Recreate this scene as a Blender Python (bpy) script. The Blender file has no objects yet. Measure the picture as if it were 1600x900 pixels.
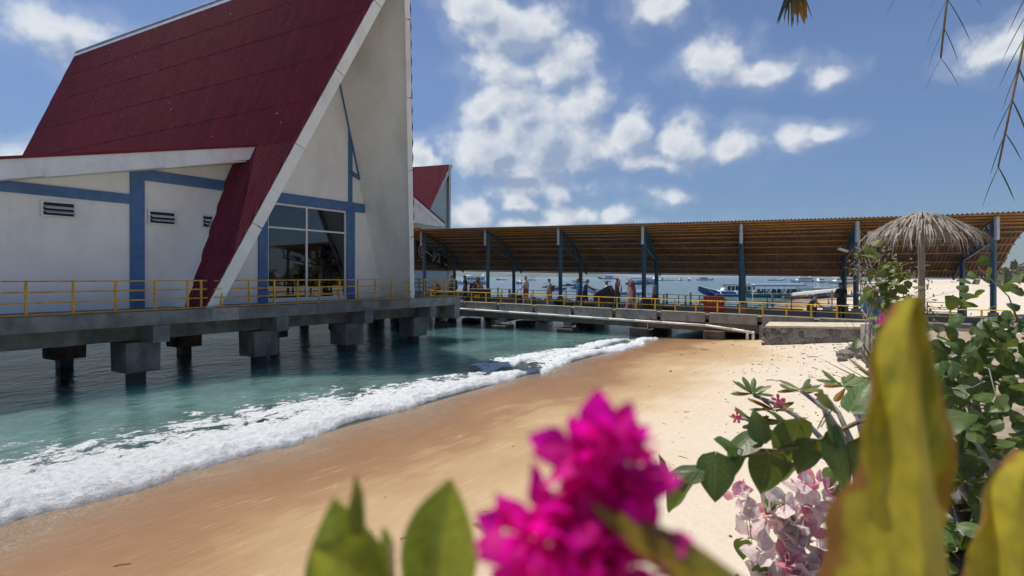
import bpy, bmesh, math, random
import numpy as np
from mathutils import Vector, Matrix
random.seed(7); rng = np.random.default_rng(11)
R = math.radians
scene = bpy.context.scene
COL = scene.collection
EYE = 3.65                                   # eye height above the water (z = 0)

# ------------------------------------------------------------------ camera
cam_d = bpy.data.cameras.new('camera'); cam = bpy.data.objects.new('camera', cam_d); COL.objects.link(cam)
cam.location = (0, 0, EYE); cam.rotation_euler = (R(90), 0, 0)
cam_d.sensor_width = 36; cam_d.lens = 20.25; cam_d.shift_y = -18/1600
cam_d.clip_start = 0.02; cam_d.clip_end = 20000
cam_d.dof.use_dof = True; cam_d.dof.focus_distance = 26; cam_d.dof.aperture_fstop = 5.0
scene.camera = cam
scene.view_settings.view_transform = 'Standard'; scene.view_settings.look = 'None'
scene.view_settings.exposure = 0.42; scene.view_settings.gamma = 1.0
scene.render.engine = 'CYCLES'
scene.cycles.use_denoising = True
scene.cycles.use_adaptive_sampling = True; scene.cycles.adaptive_threshold = 0.02; scene.cycles.adaptive_min_samples = 10
scene.cycles.max_bounces = 6; scene.cycles.diffuse_bounces = 3; scene.cycles.glossy_bounces = 3; scene.cycles.transparent_max_bounces = 12
scene.cycles.caustics_reflective = False; scene.cycles.caustics_refractive = False
scene.cycles.sample_clamp_indirect = 4.0

# ------------------------------------------------------------------ sun and sky
SUN_EL = R(71); SUN_H = Vector((-0.864, 0.502, 0)).normalized()
to_sun = Vector((SUN_H.x*math.cos(SUN_EL), SUN_H.y*math.cos(SUN_EL), math.sin(SUN_EL)))
sun_d = bpy.data.lights.new('sun', 'SUN'); sun_d.energy = 3.7; sun_d.angle = R(0.53); sun_d.color = (1.0, 0.95, 0.87)
sun = bpy.data.objects.new('sun', sun_d); COL.objects.link(sun)
sun.location = (-30, 20, 80); sun.rotation_euler = to_sun.to_track_quat('Z', 'Y').to_euler()

def nd(nt, t, props=None, **ins):
    n = nt.nodes.new(t)
    for k, v in (props or {}).items(): setattr(n, k, v)
    for k, v in ins.items():
        k2 = int(k[1:]) if k[0] == '_' and k[1:].isdigit() else k.replace('__', ' ')
        s = n.inputs[k2]
        if isinstance(v, bpy.types.NodeSocket): nt.links.new(v, s)
        else: s.default_value = v
    return n
def mth(nt, op, a, b=0.0, c=0.0, clamp=False):
    n = nd(nt, 'ShaderNodeMath', {'operation': op, 'use_clamp': clamp}, _0=a, _1=b)
    if op in ('MULTIPLY_ADD',):
        if isinstance(c, bpy.types.NodeSocket): nt.links.new(c, n.inputs[2])
        else: n.inputs[2].default_value = c
    return n.outputs[0]
def vmth(nt, op, a, b=(0, 0, 0), c=(0, 0, 0)):
    n = nd(nt, 'ShaderNodeVectorMath', {'operation': op}, _0=a, _1=b)
    if op == 'MULTIPLY_ADD':
        if isinstance(c, bpy.types.NodeSocket): nt.links.new(c, n.inputs[2])
        else: n.inputs[2].default_value = c
    return n
def smooth(nt, x, lo, hi, a=0.0, b=1.0, kind='SMOOTHSTEP'):
    n = nd(nt, 'ShaderNodeMapRange', {'interpolation_type': kind}, _0=x, _1=lo, _2=hi, _3=a, _4=b)
    return n.outputs[0]
def mixc(nt, f, a, b, blend='MIX'):
    n = nt.nodes.new('ShaderNodeMix'); n.data_type = 'RGBA'; n.blend_type = blend
    for s, v in ((n.inputs[0], f), (n.inputs[6], a), (n.inputs[7], b)):
        if isinstance(v, bpy.types.NodeSocket): nt.links.new(v, s)
        else: s.default_value = v if not isinstance(v, tuple) or len(v) == 4 else (*v, 1)
    return n.outputs[2]
def ramp(nt, f, stops, interp='LINEAR'):
    n = nt.nodes.new('ShaderNodeValToRGB'); nt.links.new(f, n.inputs[0]); cr = n.color_ramp; cr.interpolation = interp
    while len(cr.elements) < len(stops): cr.elements.new(0.5)
    for e, (p, c) in zip(cr.elements, stops): e.position = p; e.color = (*c, 1) if len(c) == 3 else c
    return n.outputs[0]
def noise(nt, vec, scale, detail=6, rough=0.55, lac=2.0, dist=0.0):
    n = nd(nt, 'ShaderNodeTexNoise', None, Vector=vec, Scale=scale, Detail=detail, Roughness=rough, Lacunarity=lac, Distortion=dist)
    return n

world = bpy.data.worlds.new('World'); scene.world = world; world.use_nodes = True
world.cycles.sampling_method = 'MANUAL'; world.cycles.sample_map_resolution = 256
nt = world.node_tree; nt.nodes.clear()
SKY_STRENGTH = 0.12
sky = nd(nt, 'ShaderNodeTexSky', {'sky_type': 'NISHITA', 'sun_disc': False, 'sun_elevation': SUN_EL,
         'sun_rotation': math.atan2(SUN_H.x, SUN_H.y), 'altitude': 0.0, 'air_density': 1.0, 'dust_density': 0.4, 'ozone_density': 3.0})
tc = nd(nt, 'ShaderNodeTexCoord')
D = tc.outputs['Generated']
def dirxz(x, y):
    v = Vector((x-800, 900, 432-y)).normalized(); return v.x, v.z
clouds = [  # where each cloud stands in the sky, its half sizes and how dense it is
 (742,22,50,36,1.15),(800,48,80,42,1.25),(868,100,52,44,1.1),(800,112,72,36,1.05),(752,168,38,32,1.05),(812,180,72,52,1.15),(758,236,56,46,1.25),
 (850,225,92,66,1.2),(795,266,76,20,1.25),(905,178,44,54,.95),(982,212,46,32,1.15),(1062,222,52,30,1.15),(1010,252,70,20,.9),
 (1112,98,56,40,1.1),(1172,122,62,30,1.0),(1145,232,44,28,.9),(1290,208,44,16,.8),(1030,20,50,36,.75),
 (815,318,30,16,1.05),(875,302,26,20,1.05),(905,332,60,18,.85),(965,338,26,20,1.0),(1042,306,34,17,.9),
 (668,246,34,24,1.2),(735,336,38,26,1.0),(1290,115,34,16,.5),(840,352,130,12,.6),
 (800,145,64,40,1.1),(850,290,120,26,.62),(990,250,110,26,.6),(1235,216,60,16,.5),(930,235,60,40,.8),
 (110,60,80,40,.9),(60,250,110,26,.8),(1560,90,80,30,.8)]
grp = bpy.data.node_groups.new('cloud_field', 'ShaderNodeTree')
grp.interface.new_socket('Vector', in_out='INPUT', socket_type='NodeSocketVector'); grp.interface.new_socket('Field', in_out='OUTPUT', socket_type='NodeSocketFloat')
gi = grp.nodes.new('NodeGroupInput'); go = grp.nodes.new('NodeGroupOutput'); gv_ = gi.outputs[0]
w1 = noise(grp, gv_, 9.0, 3, 0.55).outputs['Color']
DW = vmth(grp, 'ADD', gv_, vmth(grp, 'MULTIPLY_ADD', w1, (0.085, 0.085, 0.07), (-0.0425, -0.0425, -0.035)).outputs[0]).outputs[0]
sx = nd(grp, 'ShaderNodeSeparateXYZ', None, Vector=DW)
xz = nd(grp, 'ShaderNodeCombineXYZ', None, X=sx.outputs['X'], Y=sx.outputs['Z']).outputs[0]
cm = None
for x, y, ax, ay, amp in clouds:
    cx, cz = dirxz(x, y); ex, _ = dirxz(x+ax, y); _, ez = dirxz(x, y-ay)
    ax_, az_ = abs(ex-cx)*1.40, abs(ez-cz)*1.40
    ln = vmth(grp, 'LENGTH', vmth(grp, 'MULTIPLY_ADD', xz, (1/ax_, 1/az_, 0), (-cx/ax_, -cz/az_, 0)).outputs[0]).outputs['Value']
    m = mth(grp, 'MULTIPLY_ADD', ln, -amp, amp)
    cm = m if cm is None else nd(grp, 'ShaderNodeMath', {'operation': 'SMOOTH_MAX'}, _0=cm, _1=m, _2=0.10).outputs[0]
cm = mth(grp, 'MAXIMUM', cm, -0.6)
bil = noise(grp, gv_, 14.0, 7, 0.64).outputs[0]
vw = vmth(grp, 'ADD', gv_, vmth(grp, 'MULTIPLY_ADD', noise(grp, gv_, 30.0, 4, 0.6).outputs['Color'], (0.035, 0.035, 0.035), (-0.0175, -0.0175, -0.0175)).outputs[0]).outputs[0]
v1 = nd(grp, 'ShaderNodeTexVoronoi', {'feature': 'F1'}, Vector=vw, Scale=19.0).outputs['Distance']
fld = mth(grp, 'ADD', mth(grp, 'MULTIPLY', cm, 2.1), mth(grp, 'MULTIPLY_ADD', bil, 2.9, -1.56))
fld = mth(grp, 'ADD', fld, mth(grp, 'MULTIPLY_ADD', v1, -0.85, 0.36))
grp.links.new(fld, go.inputs[0])
def field(v):
    g = nt.nodes.new('ShaderNodeGroup'); g.node_tree = grp; nt.links.new(v, g.inputs[0]); return g.outputs[0]
f0 = field(D); f1 = field(vmth(nt, 'ADD', D, (-0.018, 0.0, 0.022)).outputs[0])
dens = mth(nt, 'MAXIMUM', smooth(nt, f0, -0.30, 1.25), smooth(nt, f0, -0.95, 0.05, 0.0, 0.15))
lit = mth(nt, 'MULTIPLY_ADD', mth(nt, 'SUBTRACT', f0, f1), 0.70, 0.57, clamp=True)
lit = mth(nt, 'SUBTRACT', lit, smooth(nt, f0, 0.5, 3.0, 0.0, 0.62), clamp=True)
K = 1/SKY_STRENGTH
cc = mixc(nt, lit, (0.235*K, 0.295*K, 0.41*K), (0.62*K, 0.64*K, 0.66*K))
hz = nd(nt, 'ShaderNodeSeparateXYZ', None, Vector=D).outputs['Z']
skyc = nd(nt, 'ShaderNodeHueSaturation', None, Hue=0.508, Saturation=1.06, Value=0.64, Color=sky.outputs[0]).outputs[0]
skyc = mixc(nt, 1.0, skyc, ramp(nt, mth(nt, 'ABSOLUTE', hz), [(0.0, (0.46, 0.55, 0.72)), (0.10, (0.60, 0.68, 0.82)), (0.32, (1, 1, 1))]), 'MULTIPLY')
final = mixc(nt, mth(nt, 'MULTIPLY', dens, 0.93), skyc, cc)
bg = nd(nt, 'ShaderNodeBackground', None, Color=final, Strength=SKY_STRENGTH)
nd(nt, 'ShaderNodeOutputWorld', None, Surface=bg.outputs[0])

# ------------------------------------------------------------------ mesh helpers
def px(x, y, Y): return Vector(((x-800)/900*Y, Y, EYE-(y-432)/900*Y))
def put(o, label=None, cat=None, group=None, kind=None):
    if label: o['label'] = label
    if cat: o['category'] = cat
    if group: o['group'] = group
    if kind: o['kind'] = kind
    return o
def thing(name, label, cat, loc=(0, 0, 0), rz=0.0, group=None):
    o = bpy.data.objects.new(name, None); COL.objects.link(o); o.empty_display_size = 0.2
    o.location = loc; o.rotation_euler = (0, 0, rz)
    return put(o, label, cat, group)
def world_of(o):
    m = Matrix.LocRotScale(o.location, o.rotation_euler, o.scale)
    return world_of(o.parent) @ o.matrix_parent_inverse @ m if o.parent else m
def link(o, parent=None, inv=False):
    COL.objects.link(o)
    if parent is not None:
        o.parent = parent
        if inv: o.matrix_parent_inverse = world_of(parent).inverted()
    return o
def copy_tree(o, parent=None):
    c = o.copy(); COL.objects.link(c)
    if parent is not None:
        c.parent = parent; c.matrix_parent_inverse = o.matrix_parent_inverse
    for ch in list(o.children): copy_tree(ch, c)
    return c
class MB:
    def __init__(s): s.v = []; s.f = []; s.m = []
    def add(s, vs, fs, mi=0):
        b = len(s.v); s.v += [tuple(v) for v in vs]; s.f += [tuple(b+i for i in f) for f in fs]; s.m += [mi]*len(fs); return s
    def box(s, c, size, rz=0.0, mi=0, mat=None):
        hx, hy, hz = size[0]/2, size[1]/2, size[2]/2
        m = mat if mat is not None else Matrix.Rotation(rz, 3, 'Z')
        c = Vector(c)
        vs = [c + m @ Vector((x*hx, y*hy, z*hz)) for x in (-1, 1) for y in (-1, 1) for z in (-1, 1)]
        return s.add(vs, [(0,1,3,2),(4,6,7,5),(0,4,5,1),(2,3,7,6),(0,2,6,4),(1,5,7,3)], mi)
    def bar(s, a, b, w, h, up=(0, 0, 1), mi=0):
        a, b = Vector(a), Vector(b); d = (b-a); L = d.length
        if L < 1e-6: return s
        y = d/L; up = Vector(up); x = y.cross(up)
        if x.length < 1e-4: x = y.cross(Vector((1, 0, 0)))
        x.normalize(); z = x.cross(y)
        m = Matrix((x, y, z)).transposed()
        return s.box((a+b)/2, (w, L, h), mi=mi, mat=m)
    def tube(s, pts, r, n=6, mi=0, close=True):
        pts = [Vector(p) for p in pts]; k = len(pts)
        rs = [r]*k if isinstance(r, (int, float)) else list(r)
        vs, fs = [], []; prev = None
        for i, p in enumerate(pts):
            t = (pts[min(i+1, k-1)] - pts[max(i-1, 0)])
            if t.length < 1e-9: t = Vector((0, 0, 1))
            t.normalize()
            if prev is None:
                a = Vector((0, 0, 1)) if abs(t.z) < .9 else Vector((1, 0, 0)); x = t.cross(a).normalized()
            else:
                x = prev - t*prev.dot(t); x = x.normalized() if x.length > 1e-6 else t.orthogonal().normalized()
            prev = x; y = t.cross(x)
            for j in range(n):
                a = 2*math.pi*j/n; vs.append(p + (x*math.cos(a) + y*math.sin(a))*rs[i])
        for i in range(k-1):
            for j in range(n):
                fs.append((i*n+j, i*n+(j+1) % n, (i+1)*n+(j+1) % n, (i+1)*n+j))
        if close: fs += [tuple(range(n-1, -1, -1)), tuple((k-1)*n+j for j in range(n))]
        return s.add(vs, fs, mi)
    def prism(s, poly, vec, mi=0):
        n = len(poly); vec = Vector(vec); a = [Vector(p) for p in poly]; b = [p+vec for p in a]
        fs = [tuple(range(n-1, -1, -1)), tuple(range(n, 2*n))] + [(i, (i+1) % n, n+(i+1) % n, n+i) for i in range(n)]
        return s.add(a+b, fs, mi)
    def lathe(s, prof, n=16, c=(0, 0, 0), mi=0):
        c = Vector(c); vs = []; fs = []
        for r, z in prof:
            for j in range(n):
                a = 2*math.pi*j/n; vs.append(c+Vector((r*math.cos(a), r*math.sin(a), z)))
        for i in range(len(prof)-1):
            for j in range(n): fs.append((i*n+j, i*n+(j+1) % n, (i+1)*n+(j+1) % n, (i+1)*n+j))
        fs += [tuple(range(n-1, -1, -1)), tuple((len(prof)-1)*n+j for j in range(n))]
        return s.add(vs, fs, mi)
    def ball(s, c, r, n=8, m=6, mi=0):
        rx, ry, rz = (r, r, r) if isinstance(r, (int, float)) else r
        c = Vector(c); vs = [c+Vector((0, 0, -rz))]; fs = []
        for i in range(1, m):
            t = -math.pi/2 + math.pi*i/m
            for j in range(n):
                a = 2*math.pi*j/n; vs.append(c+Vector((rx*math.cos(t)*math.cos(a), ry*math.cos(t)*math.sin(a), rz*math.sin(t))))
        vs.append(c+Vector((0, 0, rz))); top = len(vs)-1
        for j in range(n): fs.append((0, 1+(j+1) % n, 1+j)); fs.append((top, 1+(m-2)*n+j, 1+(m-2)*n+(j+1) % n))
        for i in range(m-2):
            for j in range(n): fs.append((1+i*n+j, 1+i*n+(j+1) % n, 1+(i+1)*n+(j+1) % n, 1+(i+1)*n+j))
        return s.add(vs, fs, mi)
    def grid(s, P, mi=0):
        a, b = len(P), len(P[0]); vs = [p for row in P for p in row]
        return s.add(vs, [(i*b+j, i*b+j+1, (i+1)*b+j+1, (i+1)*b+j) for i in range(a-1) for j in range(b-1)], mi)
    def mesh(s, name, mats, smooth=False):
        me = bpy.data.meshes.new(name); me.from_pydata(s.v, [], s.f)
        for m in (mats if isinstance(mats, (list, tuple)) else [mats]): me.materials.append(m)
        if any(s.m): me.polygons.foreach_set('material_index', s.m)
        if smooth: me.polygons.foreach_set('use_smooth', [True]*len(s.f))
        me.update(); return me
    def build(s, name, mats, parent=None, smooth=False, inv=False, bevel=0.0):
        o = bpy.data.objects.new(name, s.mesh(name, mats, smooth)); link(o, parent, inv)
        if bevel:
            b = o.modifiers.new('bevel', 'BEVEL'); b.width = bevel; b.segments = 2; b.limit_method = 'ANGLE'
        return o
def np_mesh(name, V, F, mats, smooth=True):
    me = bpy.data.meshes.new(name); V = np.asarray(V, np.float32); F = np.asarray(F, np.int32)
    me.vertices.add(len(V)); me.vertices.foreach_set('co', V.ravel())
    k = F.shape[1]; me.loops.add(F.size); me.loops.foreach_set('vertex_index', F.ravel())
    me.polygons.add(len(F)); me.polygons.foreach_set('loop_start', np.arange(0, F.size, k, dtype=np.int32))
    me.polygons.foreach_set('loop_total', np.full(len(F), k, np.int32))
    me.polygons.foreach_set('use_smooth', np.full(len(F), smooth))
    for m in (mats if isinstance(mats, (list, tuple)) else [mats]): me.materials.append(m)
    me.update(calc_edges=True); me.validate(); return me
_T = rng.random((256, 256))
def vn(x, y):
    xi = np.floor(x).astype(int); yi = np.floor(y).astype(int); fx = x-xi; fy = y-yi
    fx = fx*fx*(3-2*fx); fy = fy*fy*(3-2*fy)
    a = _T[xi & 255, yi & 255]; b = _T[(xi+1) & 255, yi & 255]; c = _T[xi & 255, (yi+1) & 255]; d = _T[(xi+1) & 255, (yi+1) & 255]
    return (a*(1-fx)+b*fx)*(1-fy)+(c*(1-fx)+d*fx)*fy
def fbm(x, y, o=5, g=0.5):
    s = 0; a = 1; t = 0
    for k in range(o):
        s = s + a*vn(x*2**k+17.3*k, y*2**k+5.7*k); t += a; a *= g
    return s/t

# ------------------------------------------------------------------ materials
def mat(name, col, rough=0.6, var=0.12, scale=2.0, bump=0.0, bscale=30.0, metal=0.0, col2=None, spec=0.5, grime=None, gscale=0.6, trans=0.0, stretch=None, coat=0.0):
    m = bpy.data.materials.new(name); m.use_nodes = True; t = m.node_tree; t.nodes.clear()
    tc = nd(t, 'ShaderNodeTexCoord'); V = tc.outputs['Object']
    if stretch: V = vmth(t, 'MULTIPLY', V, stretch).outputs[0]
    n = noise(t, V, scale, 7, 0.6).outputs[0]
    lo = tuple(c*(1-var) for c in col); hi = col2 if col2 else tuple(min(1, c*(1+var)) for c in col)
    c = mixc(t, smooth(t, n, 0.32, 0.68), lo, hi)
    if grime:
        g = noise(t, vmth(t, 'MULTIPLY', V, (1, 1, 0.45)).outputs[0], gscale, 8, 0.68).outputs[0]
        c = mixc(t, mth(t, 'MULTIPLY', smooth(t, g, 0.47, 0.72), grime[3] if len(grime) > 3 else 0.7), c, grime[:3])
    p = nd(t, 'ShaderNodeBsdfPrincipled', None, Base__Color=c, Roughness=rough, Metallic=metal)
    p.inputs['Specular IOR Level'].default_value = spec
    p.inputs['Coat Weight'].default_value = coat
    rn = noise(t, V, scale*3, 4).outputs[0]
    t.links.new(smooth(t, rn, 0.2, 0.8, max(0.02, rough-0.08), min(1, rough+0.08)), p.inputs['Roughness'])
    if bump:
        b = nd(t, 'ShaderNodeBump', None, Strength=bump, Distance=0.02, Height=noise(t, V, bscale, 6, 0.65).outputs[0])
        t.links.new(b.outputs[0], p.inputs['Normal'])
    out = p.outputs[0]
    if trans:
        tr = nd(t, 'ShaderNodeBsdfTranslucent', None, Color=c)
        mx = nd(t, 'ShaderNodeMixShader', None, _0=trans, _1=out, _2=tr.outputs[0]); out = mx.outputs[0]
    nd(t, 'ShaderNodeOutputMaterial', None, Surface=out)
    return m
MAROON = mat('maroon_metal_sheet', (0.170, 0.024, 0.040), 0.72, 0.16, 0.7, grime=(0.075, 0.022, 0.032, 0.5), gscale=0.5, stretch=(1, 3, 1), bump=0.03, spec=0.2)
WHITE = mat('white_render', (0.87, 0.855, 0.82), 0.8, 0.04, 0.8, bump=0.12, bscale=25, grime=(0.62, 0.605, 0.57, 0.55), gscale=0.5)
WTRIM = mat('white_painted_board', (0.80, 0.80, 0.78), 0.55, 0.05, 1.5, grime=(0.48, 0.47, 0.42, 0.45), gscale=0.9, bump=0.04)
BLUEW = mat('blue_wall_paint', (0.075, 0.165, 0.35), 0.65, 0.14, 3, bump=0.1, grime=(0.16, 0.24, 0.38, 0.6), gscale=1.5)
BLUEM = mat('blue_steel_paint', (0.022, 0.085, 0.145), 0.42, 0.15, 4, grime=(0.10, 0.09, 0.08, 0.5), gscale=2.0)
LITSTEEL = mat('lit_truss_end', (0.42, 0.5, 0.58), 0.5, 0.1, 4)  # brightness of the lit truss ends, put into the paint colour
YELL = mat('yellow_rail_paint', (0.85, 0.50, 0.02), 0.45, 0.14, 3, grime=(0.20, 0.08, 0.02, 0.7), gscale=3.5)
OCHRE = mat('rusty_ochre_rail_paint', (0.66, 0.36, 0.03), 0.5, 0.16, 3, grime=(0.22, 0.075, 0.02, 0.85), gscale=3.0)
CONC = mat('weathered_concrete', (0.20, 0.195, 0.18), 0.85, 0.28, 1.6, bump=0.35, bscale=14, grime=(0.085, 0.082, 0.072, 0.8), gscale=1.0)
CONC2 = mat('pale_concrete', (0.31, 0.29, 0.255), 0.85, 0.2, 2.5, bump=0.3, bscale=18, grime=(0.16, 0.14, 0.115, 0.7), gscale=1.2)
CONCW = mat('tidal_stained_concrete', (0.15, 0.12, 0.09), 0.8, 0.3, 2.0, bump=0.4, bscale=12, grime=(0.06, 0.05, 0.035, 0.8), gscale=1.4)
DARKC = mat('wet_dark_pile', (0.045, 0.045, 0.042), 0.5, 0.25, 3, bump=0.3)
PURLIN = mat('orange_purlin_paint', (0.50, 0.245, 0.045), 0.55, 0.18, 2.5, grime=(0.22, 0.09, 0.03, 0.7), gscale=1.6)
SHEET = mat('rusty_brown_sheet', (0.17, 0.105, 0.075), 0.6, 0.25, 0.8, grime=(0.10, 0.05, 0.032, 0.75), gscale=0.5, stretch=(1, 1, 1))
PIPEW = mat('white_plastic_pipe', (0.74, 0.72, 0.68), 0.4, 0.05, 4, grime=(0.42, 0.30, 0.20, 0.55), gscale=2.2)
RUST = mat('rust', (0.20, 0.085, 0.035), 0.8, 0.3, 8)
ALU = mat('aluminium_frame', (0.74, 0.75, 0.76), 0.35, 0.05, 4)
BLACK = mat('black_fabric', (0.018, 0.018, 0.022), 0.7, 0.25, 9)
DARKM = mat('dark_metal', (0.06, 0.065, 0.07), 0.45, 0.2, 5)
WOODG = mat('grey_weathered_wood', (0.22, 0.19, 0.16), 0.85, 0.25, 4, bump=0.3)
# ================================================================== beach, sea, surf
SH_O = Vector((-6.6, 9.9, 0)); SH_ANG = math.atan2(0.845, 0.534)
AX = Vector((math.cos(SH_ANG), math.sin(SH_ANG), 0)); AD = Vector((math.sin(SH_ANG), -math.cos(SH_ANG), 0))   # along the shore, inland
def shore(a, d, z=0.0): p = SH_O + AX*a + AD*d; return Vector((p.x, p.y, z))
def to_shore(p): q = Vector((p[0], p[1], 0))-SH_O; return q.dot(AX), q.dot(AD)
def beach_h(a, d):
    a = np.asarray(a, float); d = np.asarray(d, float)
    h = np.where(d < 0, np.maximum(-2.6, 0.09*d), np.where(d < 11, 0.0056*d*d, np.minimum(1.9, 0.678+0.11*(d-11))))
    u = (fbm(a*0.35+40, d*0.5+9, 4)-0.5)*0.10*np.clip((d-4)/5, 0, 1) + (fbm(a*1.7+3, d*1.7, 4)-0.5)*0.12*np.clip((d-7)/3, 0, 1)
    return h+u
def ground_z(x, y):
    a, d = to_shore((x, y)); return float(beach_h(a, d))
m = bpy.data.materials.new('beach_sand'); m.use_nodes = True; t = m.node_tree; t.nodes.clear()
V = nd(t, 'ShaderNodeTexCoord').outputs['Object']
sp = nd(t, 'ShaderNodeSeparateXYZ', None, Vector=V)
dd = mth(t, 'MULTIPLY', sp.outputs['Y'], -1.0)
lg = noise(t, V, 0.16, 4, 0.55).outputs[0]; md = noise(t, vmth(t, 'MULTIPLY', V, (0.9, 1.6, 1)).outputs[0], 0.55, 5, 0.6).outputs[0]
streak = noise(t, vmth(t, 'MULTIPLY', V, (0.55, 5.0, 1)).outputs[0], 1.0, 6, 0.6, 2.0, 0.4).outputs[0]
strk2 = noise(t, vmth(t, 'MULTIPLY', V, (1.4, 16.0, 1)).outputs[0], 1.0, 4, 0.6).outputs[0]
dw = mth(t, 'ADD', dd, mth(t, 'MULTIPLY_ADD', lg, 6.0, -3.0))
dw = mth(t, 'ADD', dw, mth(t, 'MULTIPLY_ADD', md, 2.0, -1.0))
dw = mth(t, 'ADD', dw, mth(t, 'MULTIPLY_ADD', streak, 1.3, -0.65))
far = smooth(t, sp.outputs['X'], 1.0, 16.0)          # further along the shore the wash has only wetted it lightly
dw = mth(t, 'ADD', dw, mth(t, 'MULTIPLY_ADD', far, 0.8, -0.35))
colr = ramp(t, smooth(t, dw, -1.0, 10.0, kind='LINEAR'), [(0.0, (0.20, 0.145, 0.095)), (0.14, (0.225, 0.145, 0.085)), (0.27, (0.225, 0.115, 0.050)), (0.38, (0.245, 0.130, 0.056)),
            (0.47, (0.36, 0.235, 0.115)), (0.63, (0.45, 0.325, 0.185)), (0.74, (0.56, 0.45, 0.32)), (0.84, (0.57, 0.485, 0.37)), (1.0, (0.585, 0.51, 0.405))])
colr = mixc(t, mth(t, 'MULTIPLY', smooth(t, strk2, 0.55, 0.75), 0.16), colr, (0.72, 0.62, 0.48))
line = noise(t, vmth(t, 'MULTIPLY', V, (0.16, 1.1, 1)).outputs[0], 1.0, 3, 0.5, 2.0, 0.3).outputs[0]
lf = mth(t, 'FRACT', mth(t, 'MULTIPLY', line, 9.0)); lm = mth(t, 'MULTIPLY', smooth(t, lf, 0.0, 0.10, 1, 0), smooth(t, md, 0.45, 0.6))
colr = mixc(t, mth(t, 'MULTIPLY', lm, 0.15), colr, (0.74, 0.64, 0.5))
grain = noise(t, V, 55.0, 5, 0.75).outputs[0]; grain2 = noise(t, V, 240.0, 2, 0.6).outputs[0]
gv = mth(t, 'MULTIPLY_ADD', grain, 0.36, 0.82); gv = mth(t, 'MULTIPLY', gv, mth(t, 'MULTIPLY_ADD', grain2, 0.5, 0.75))
colr = mixc(t, 1.0, colr, nd(t, 'ShaderNodeCombineColor', None, Red=gv, Green=gv, Blue=gv).outputs[0], 'MULTIPLY')
speck = nd(t, 'ShaderNodeTexVoronoi', {'feature': 'F1'}, Vector=V, Scale=11.0, Randomness=1.0)
sel = smooth(t, nd(t, 'ShaderNodeSeparateColor', None, Color=speck.outputs['Color']).outputs[0], 0.86, 0.90)
sk = mth(t, 'MULTIPLY', smooth(t, speck.outputs['Distance'], 0.06, 0.16, 1, 0), sel)
colr = mixc(t, mth(t, 'MULTIPLY', sk, 0.75), colr, (0.10, 0.075, 0.05))
coarse = smooth(t, dw, 0.0, 2.2, 1, 0)                 # shelly grit at the water's edge
gs = nd(t, 'ShaderNodeTexVoronoi', None, Vector=V, Scale=38.0)
gcol = nd(t, 'ShaderNodeSeparateColor', None, Color=gs.outputs['Color']).outputs[0]
colr = mixc(t, mth(t, 'MULTIPLY', coarse, smooth(t, gcol, 0.6, 0.97, 0, 0.38)), colr, (0.55, 0.42, 0.28))
rg = smooth(t, dw, -0.6, 5.5, 0.26, 0.9)
film = mth(t, 'MULTIPLY', smooth(t, dd, 0.0, 1.6, 1, 0), 0.16)
rg = mth(t, 'SUBTRACT', rg, film)
foot = noise(t, V, 4.5, 4, 0.6).outputs[0]
hgt = mth(t, 'ADD', mth(t, 'MULTIPLY', foot, smooth(t, dw, 5.5, 9.0, 0.0, 4.0)), mth(t, 'ADD', mth(t, 'MULTIPLY', streak, 0.25), mth(t, 'MULTIPLY', grain, 0.30)))
bp = nd(t, 'ShaderNodeBump', None, Strength=0.45, Distance=0.035, Height=hgt)
p = nd(t, 'ShaderNodeBsdfPrincipled', None, Base__Color=colr, Roughness=rg, Normal=bp.outputs[0]); p.inputs['Specular IOR Level'].default_value = 0.4
nd(t, 'ShaderNodeOutputMaterial', None, Surface=p.outputs[0]); SAND = m
aa = np.unique(np.concatenate([np.arange(-60, -16, 2.0), np.arange(-16, 40, 0.22), np.arange(40, 100, 1.5), np.arange(100, 420, 10)]))
ds = np.unique(np.concatenate([np.arange(-60, -3, 3.0), np.arange(-3, 16, 0.2), np.arange(16, 40, 1.0), np.arange(40, 130, 6.0)]))
A, Dg = np.meshgrid(aa, ds, indexing='ij'); H = beach_h(A, Dg)
Vv = np.stack([A, -Dg, H], -1).reshape(-1, 3); nb = len(ds)
I, J = np.meshgrid(np.arange(len(aa)-1), np.arange(nb-1), indexing='ij'); b = (I*nb+J).ravel()
F = np.stack([b, b+1, b+nb+1, b+nb], 1)[:, ::-1]
o = bpy.data.objects.new('beach', np_mesh('beach', Vv, F, SAND)); link(o); o.location = SH_O; o.rotation_euler = (0, 0, SH_ANG); put(o, 'sandy beach, wet brown by the surf and pale higher up', None, None, 'structure')

# ---- sea: one sheet to the horizon, thin and clear at the water's edge
m = bpy.data.materials.new('sea_water'); m.use_nodes = True; t = m.node_tree; t.nodes.clear()
V = nd(t, 'ShaderNodeTexCoord').outputs['Object']; sp = nd(t, 'ShaderNodeSeparateXYZ', None, Vector=V)
off = sp.outputs['Y']                                  # metres out from the shoreline
ln_ = noise(t, V, 0.07, 3, 0.5).outputs[0]
ow = mth(t, 'ADD', off, mth(t, 'MULTIPLY_ADD', ln_, 10.0, -5.0))
lo = mth(t, 'LOGARITHM', mth(t, 'MAXIMUM', mth(t, 'ADD', ow, 2.0), 0.5), 10.0)
colr = ramp(t, smooth(t, lo, 0.0, 3.0, kind='LINEAR'), [(0.0, (0.13, 0.215, 0.19)), (0.27, (0.095, 0.185, 0.175)), (0.38, (0.055, 0.130, 0.140)), (0.52, (0.032, 0.095, 0.125)), (0.70, (0.028, 0.085, 0.150)), (1.0, (0.030, 0.080, 0.160))])
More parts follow.
